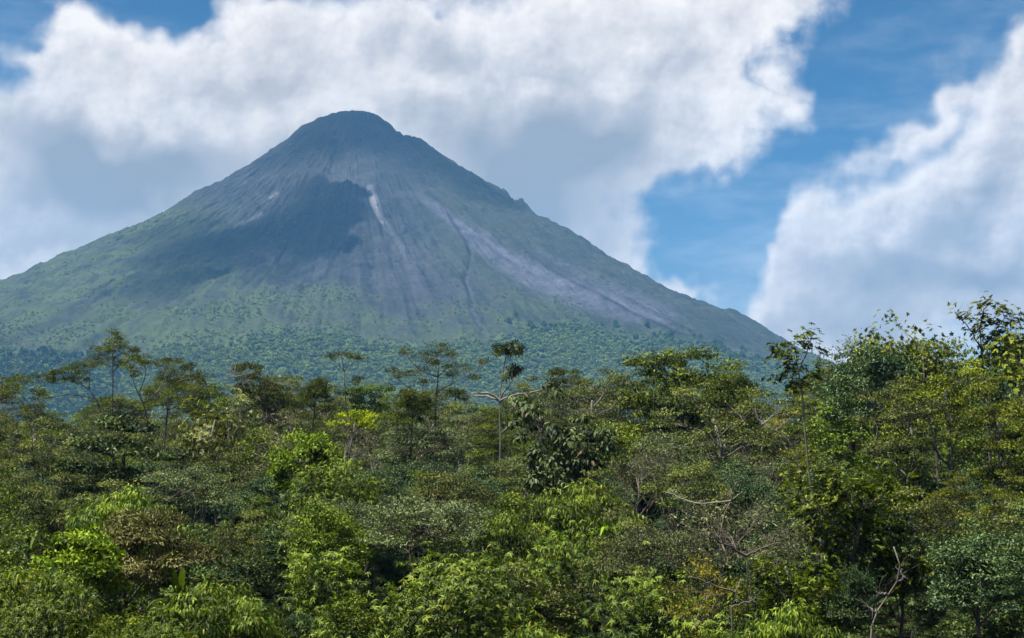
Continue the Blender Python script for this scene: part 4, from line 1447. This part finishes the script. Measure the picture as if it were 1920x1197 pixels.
# ------------------------------------------------------------------ far woods and scrub, one mass
def scatter_object(name, pts, scales, protos, label, seed):
    me = bpy.data.meshes.new(name)
    me.vertices.add(len(pts))
    me.vertices.foreach_set('co', np.asarray(pts, np.float32).ravel())
    a = me.attributes.new('size', 'FLOAT', 'POINT')
    a.data.foreach_set('value', np.asarray(scales, np.float32))
    o = link(name, me, None, None, kind='stuff', label=label)
    ng = bpy.data.node_groups.new(name + '_nodes', 'GeometryNodeTree')
    ng.interface.new_socket('Geometry', in_out='INPUT', socket_type='NodeSocketGeometry')
    ng.interface.new_socket('Geometry', in_out='OUTPUT', socket_type='NodeSocketGeometry')
    g = NT(ng)
    gi, go = g.node('NodeGroupInput'), g.node('NodeGroupOutput')
    jn = g.node('GeometryNodeJoinGeometry')
    for p in protos:
        oi = g.node('GeometryNodeObjectInfo')
        oi.inputs['Object'].default_value = p
        oi.inputs['As Instance'].default_value = True
        g.l.new(oi.outputs['Geometry'], jn.inputs[0])
    ip = g.node('GeometryNodeInstanceOnPoints')
    g.l.new(gi.outputs[0], ip.inputs['Points'])
    g.l.new(jn.outputs[0], ip.inputs['Instance'])
    ip.inputs['Pick Instance'].default_value = True
    ri = g.node('FunctionNodeRandomValue', data_type='INT')
    ri.inputs[4].default_value = 0
    ri.inputs[5].default_value = len(protos) - 1
    ri.inputs['Seed'].default_value = seed
    g.l.new(ri.outputs[2], ip.inputs['Instance Index'])
    rv = g.node('FunctionNodeRandomValue', data_type='FLOAT_VECTOR')
    rv.inputs[0].default_value = (-.12, -.12, 0)
    rv.inputs[1].default_value = (.12, .12, 6.28)
    rv.inputs['Seed'].default_value = seed + 1
    g.l.new(rv.outputs[0], ip.inputs['Rotation'])
    na = g.node('GeometryNodeInputNamedAttribute', data_type='FLOAT')
    na.inputs['Name'].default_value = 'size'
    g.l.new(na.outputs[0], ip.inputs['Scale'])
    g.l.new(ip.outputs[0], go.inputs[0])
    md = o.modifiers.new('scatter', 'NODES')
    md.node_group = ng
    return o


def far_leaf(name, a, b, c):
    return leaf_material(name, a, b, c, .6, .2, .12)


def bush_proto(name, seed, mat, n=150, tall=1.0):
    """a rough rounded crown one unit across, made of clumps of foliage"""
    rng = np.random.default_rng(seed)
    o = unit(rng.normal(size=(n, 3)))
    o[:, 2] = np.abs(o[:, 2]) * 1.15 - .3
    lob = unit(rng.normal(size=(6, 3)))
    bump = 1 + .28 * np.max(o @ lob.T, axis=1)
    p = o * bump[:, None] * .42 * np.array([1, 1, tall])
    p[:, 2] += .30 * tall
    d = unit(rng.normal(size=(n, 3)) + np.array([0, 0, .1]))
    me = leaf_mesh(name, rng, p - d * .13, d, o + rng.normal(size=(n, 3)) * .35, rng.uniform(.22, .36, n), rng.uniform(.18, .30, n), 'lens')
    me.materials.append(mat)
    return bpy.data.objects.new(name, me)


def far_woods():
    X, Y, Z, u, v, wd, low, mead, vis, n1, n2 = VOL
    rng = np.random.default_rng(77)
    m1 = far_leaf('far_leaf_green', (.062, .092, .016), (.100, .138, .026), (.142, .182, .040))
    m2 = far_leaf('far_leaf_dark', (.044, .064, .014), (.072, .098, .022), (.104, .130, .032))
    pr = [bush_proto('far_crown_a', 1, m1, 150, .75), bush_proto('far_crown_b', 2, m1, 170, .85), bush_proto('far_crown_c', 3, m2, 150, .8), bush_proto('far_crown_d', 4, m1, 140, 1.0)]
    nr, nt = X.shape
    area = np.zeros_like(X)
    ex = np.hypot(np.diff(X, axis=0, append=X[-1:]), np.diff(Y, axis=0, append=Y[-1:]))
    ey = np.hypot(np.diff(X, axis=1, append=X[:, :1]), np.diff(Y, axis=1, append=Y[:, :1]))
    area = ex * ey
    seen = (u > -60) & (u < 1560) & vis & (Z > -4)
    patch = np.clip(.30 + n2 * 1.9 + n1 * 1.2, 0.0, 1.3)
    strips = sstep(-.1, .5, fbm(u / 40, v / 25, 91, 4))
    dens = (wd * .026 + (1 - wd) * (low * .016 * patch + mead * .0045 * patch + .0016 * strips)) * seen
    dens *= np.where((u > 1290) & (v < 640 + (u - 1320) * .35), .25, 1)
    num = rng.poisson(dens * area)
    ii, jj = np.nonzero(num)
    rep = num[ii, jj]
    ii, jj = np.repeat(ii, rep), np.repeat(jj, rep)
    fi, fj = rng.random(len(ii)), rng.random(len(ii))
    i2, j2 = np.minimum(ii + 1, nr - 1), (jj + 1) % nt

    def lerp(Q):                                # reads the current ii, jj, fi, fj
        return (Q[ii, jj] * (1 - fi) + Q[i2, jj] * fi) * (1 - fj) + (Q[ii, j2] * (1 - fi) + Q[i2, j2] * fi) * fj
    P = np.stack([lerp(X), lerp(Y), lerp(Z)], -1)
    w = wd[ii, jj]
    S = (w * rng.uniform(5, 12, len(w)) + (1 - w) * rng.uniform(1.6, 4.6, len(w)))
    print('far woods', len(P))
    # the lowland woods between the near trees and the mountain
    n = 15000
    yy = np.sqrt(rng.uniform(650 ** 2, 2700 ** 2, n))
    xx = rng.uniform(-.37, .37, n) * yy
    ok = (xx - XS) ** 2 + (yy - D0) ** 2 > 2300 ** 2
    P2 = np.stack([xx, yy, ground_z(xx, yy)], -1)[ok]
    S2 = rng.uniform(12, 20, len(P2))
    scatter_object('far_woods', np.vstack([P, P2]), np.concatenate([S, S2]), pr, 'hazy green woods and scrub covering the volcano foot', 5)
    # stands of darker forest: at the left foot and in a band below the lava fan
    m3 = far_leaf('far_leaf_pine', (.022, .040, .011), (.038, .062, .018), (.056, .088, .026))
    pd = [bush_proto('pine_crown_a', 6, m3, 150, 1.2), bush_proto('pine_crown_b', 7, m3, 150, 1.5)]
    line = np.interp(u, [930, 1060, 1200, 1330, 1450], [590, 612, 632, 655, 692])
    band = np.exp(-((v - line - n1 * 10) / 15.0) ** 2) * sstep(930, 1010, u) * sstep(1500, 1440, u)
    foot = sstep(245, 175, u + n1 * 40) * sstep(655, 668, v + n2 * 8)
    num = rng.poisson(np.clip(band * .8 * np.clip(.3 + n2 * 1.5, 0, 1) + foot * .8, 0, 1) * .011 * area * seen)
    ii, jj = np.nonzero(num)
    rep = num[ii, jj]
    ii, jj = np.repeat(ii, rep), np.repeat(jj, rep)
    fi, fj = rng.random(len(ii)), rng.random(len(ii))
    i2, j2 = np.minimum(ii + 1, nr - 1), (jj + 1) % nt
    scatter_object('dark_woods', np.stack([lerp(X), lerp(Y), lerp(Z)], -1), rng.uniform(6, 12, len(ii)), pd, 'stands of darker forest on the volcano foot', 15)
    # nearer: leafy crowns still read as trees
    pl = []
    for key in ('open_a', 'dense_a', 'feather_b', 'green_a', 'ygreen_a'):
        pl.append(bpy.data.objects.new('wood_' + key, SPEC[key][2]))
    n = 1500
    yy = np.sqrt(rng.uniform(222 ** 2, 680 ** 2, n))
    xx = rng.uniform(-.37, .37, n) * yy
    zz = ground_z(xx, yy) - rng.uniform(2, 6, n)
    scatter_object('middle_woods', np.stack([xx, yy, zz], -1), rng.uniform(.85, 1.25, n), pl, 'woods seen through gaps behind the foremost trees', 9)


far_woods()


# ------------------------------------------------------------------ undergrowth that closes the forest floor
def undergrowth():
    rng = np.random.default_rng(99)
    pl = [bpy.data.objects.new('low_' + k, SPEC[k][2]) for k in ('dark_a', 'dark_b', 'dense_b', 'dark_b')]  # dark-leaved kinds only: the floor's shade is put into leaf colour
    n = 1900
    yy = np.concatenate([rng.uniform(50, 85, 160), np.sqrt(rng.uniform(85 ** 2, 215 ** 2, n - 160))])
    xx = rng.uniform(-.36, .36, n) * yy + rng.uniform(-2, 2, n)
    qx, qy = to_px(np.stack([xx, yy, ground_z(xx, yy) + 2], -1))
    keep = np.ones(n, bool)
    for vx, vy, vr, vh in VOID:
        keep &= ~((yy < 75) & (np.abs(qx - vx) < vr * 1.2))
    xx, yy = xx[keep], yy[keep]
    n = len(xx)
    sc = rng.uniform(.28, .52, n) * (1 + .5 * sstep(80, 110, yy))
    zz = ground_z(xx, yy) - sc * rng.uniform(1.5, 3.0, n)
    # keep the bank below the camera's view line low
    top = zz + sc * 8
    scatter_object('undergrowth', np.stack([xx, yy, zz], -1), sc, pl, 'undergrowth of dark leaves, standing in for shade, filling the forest floor', 31)


undergrowth()
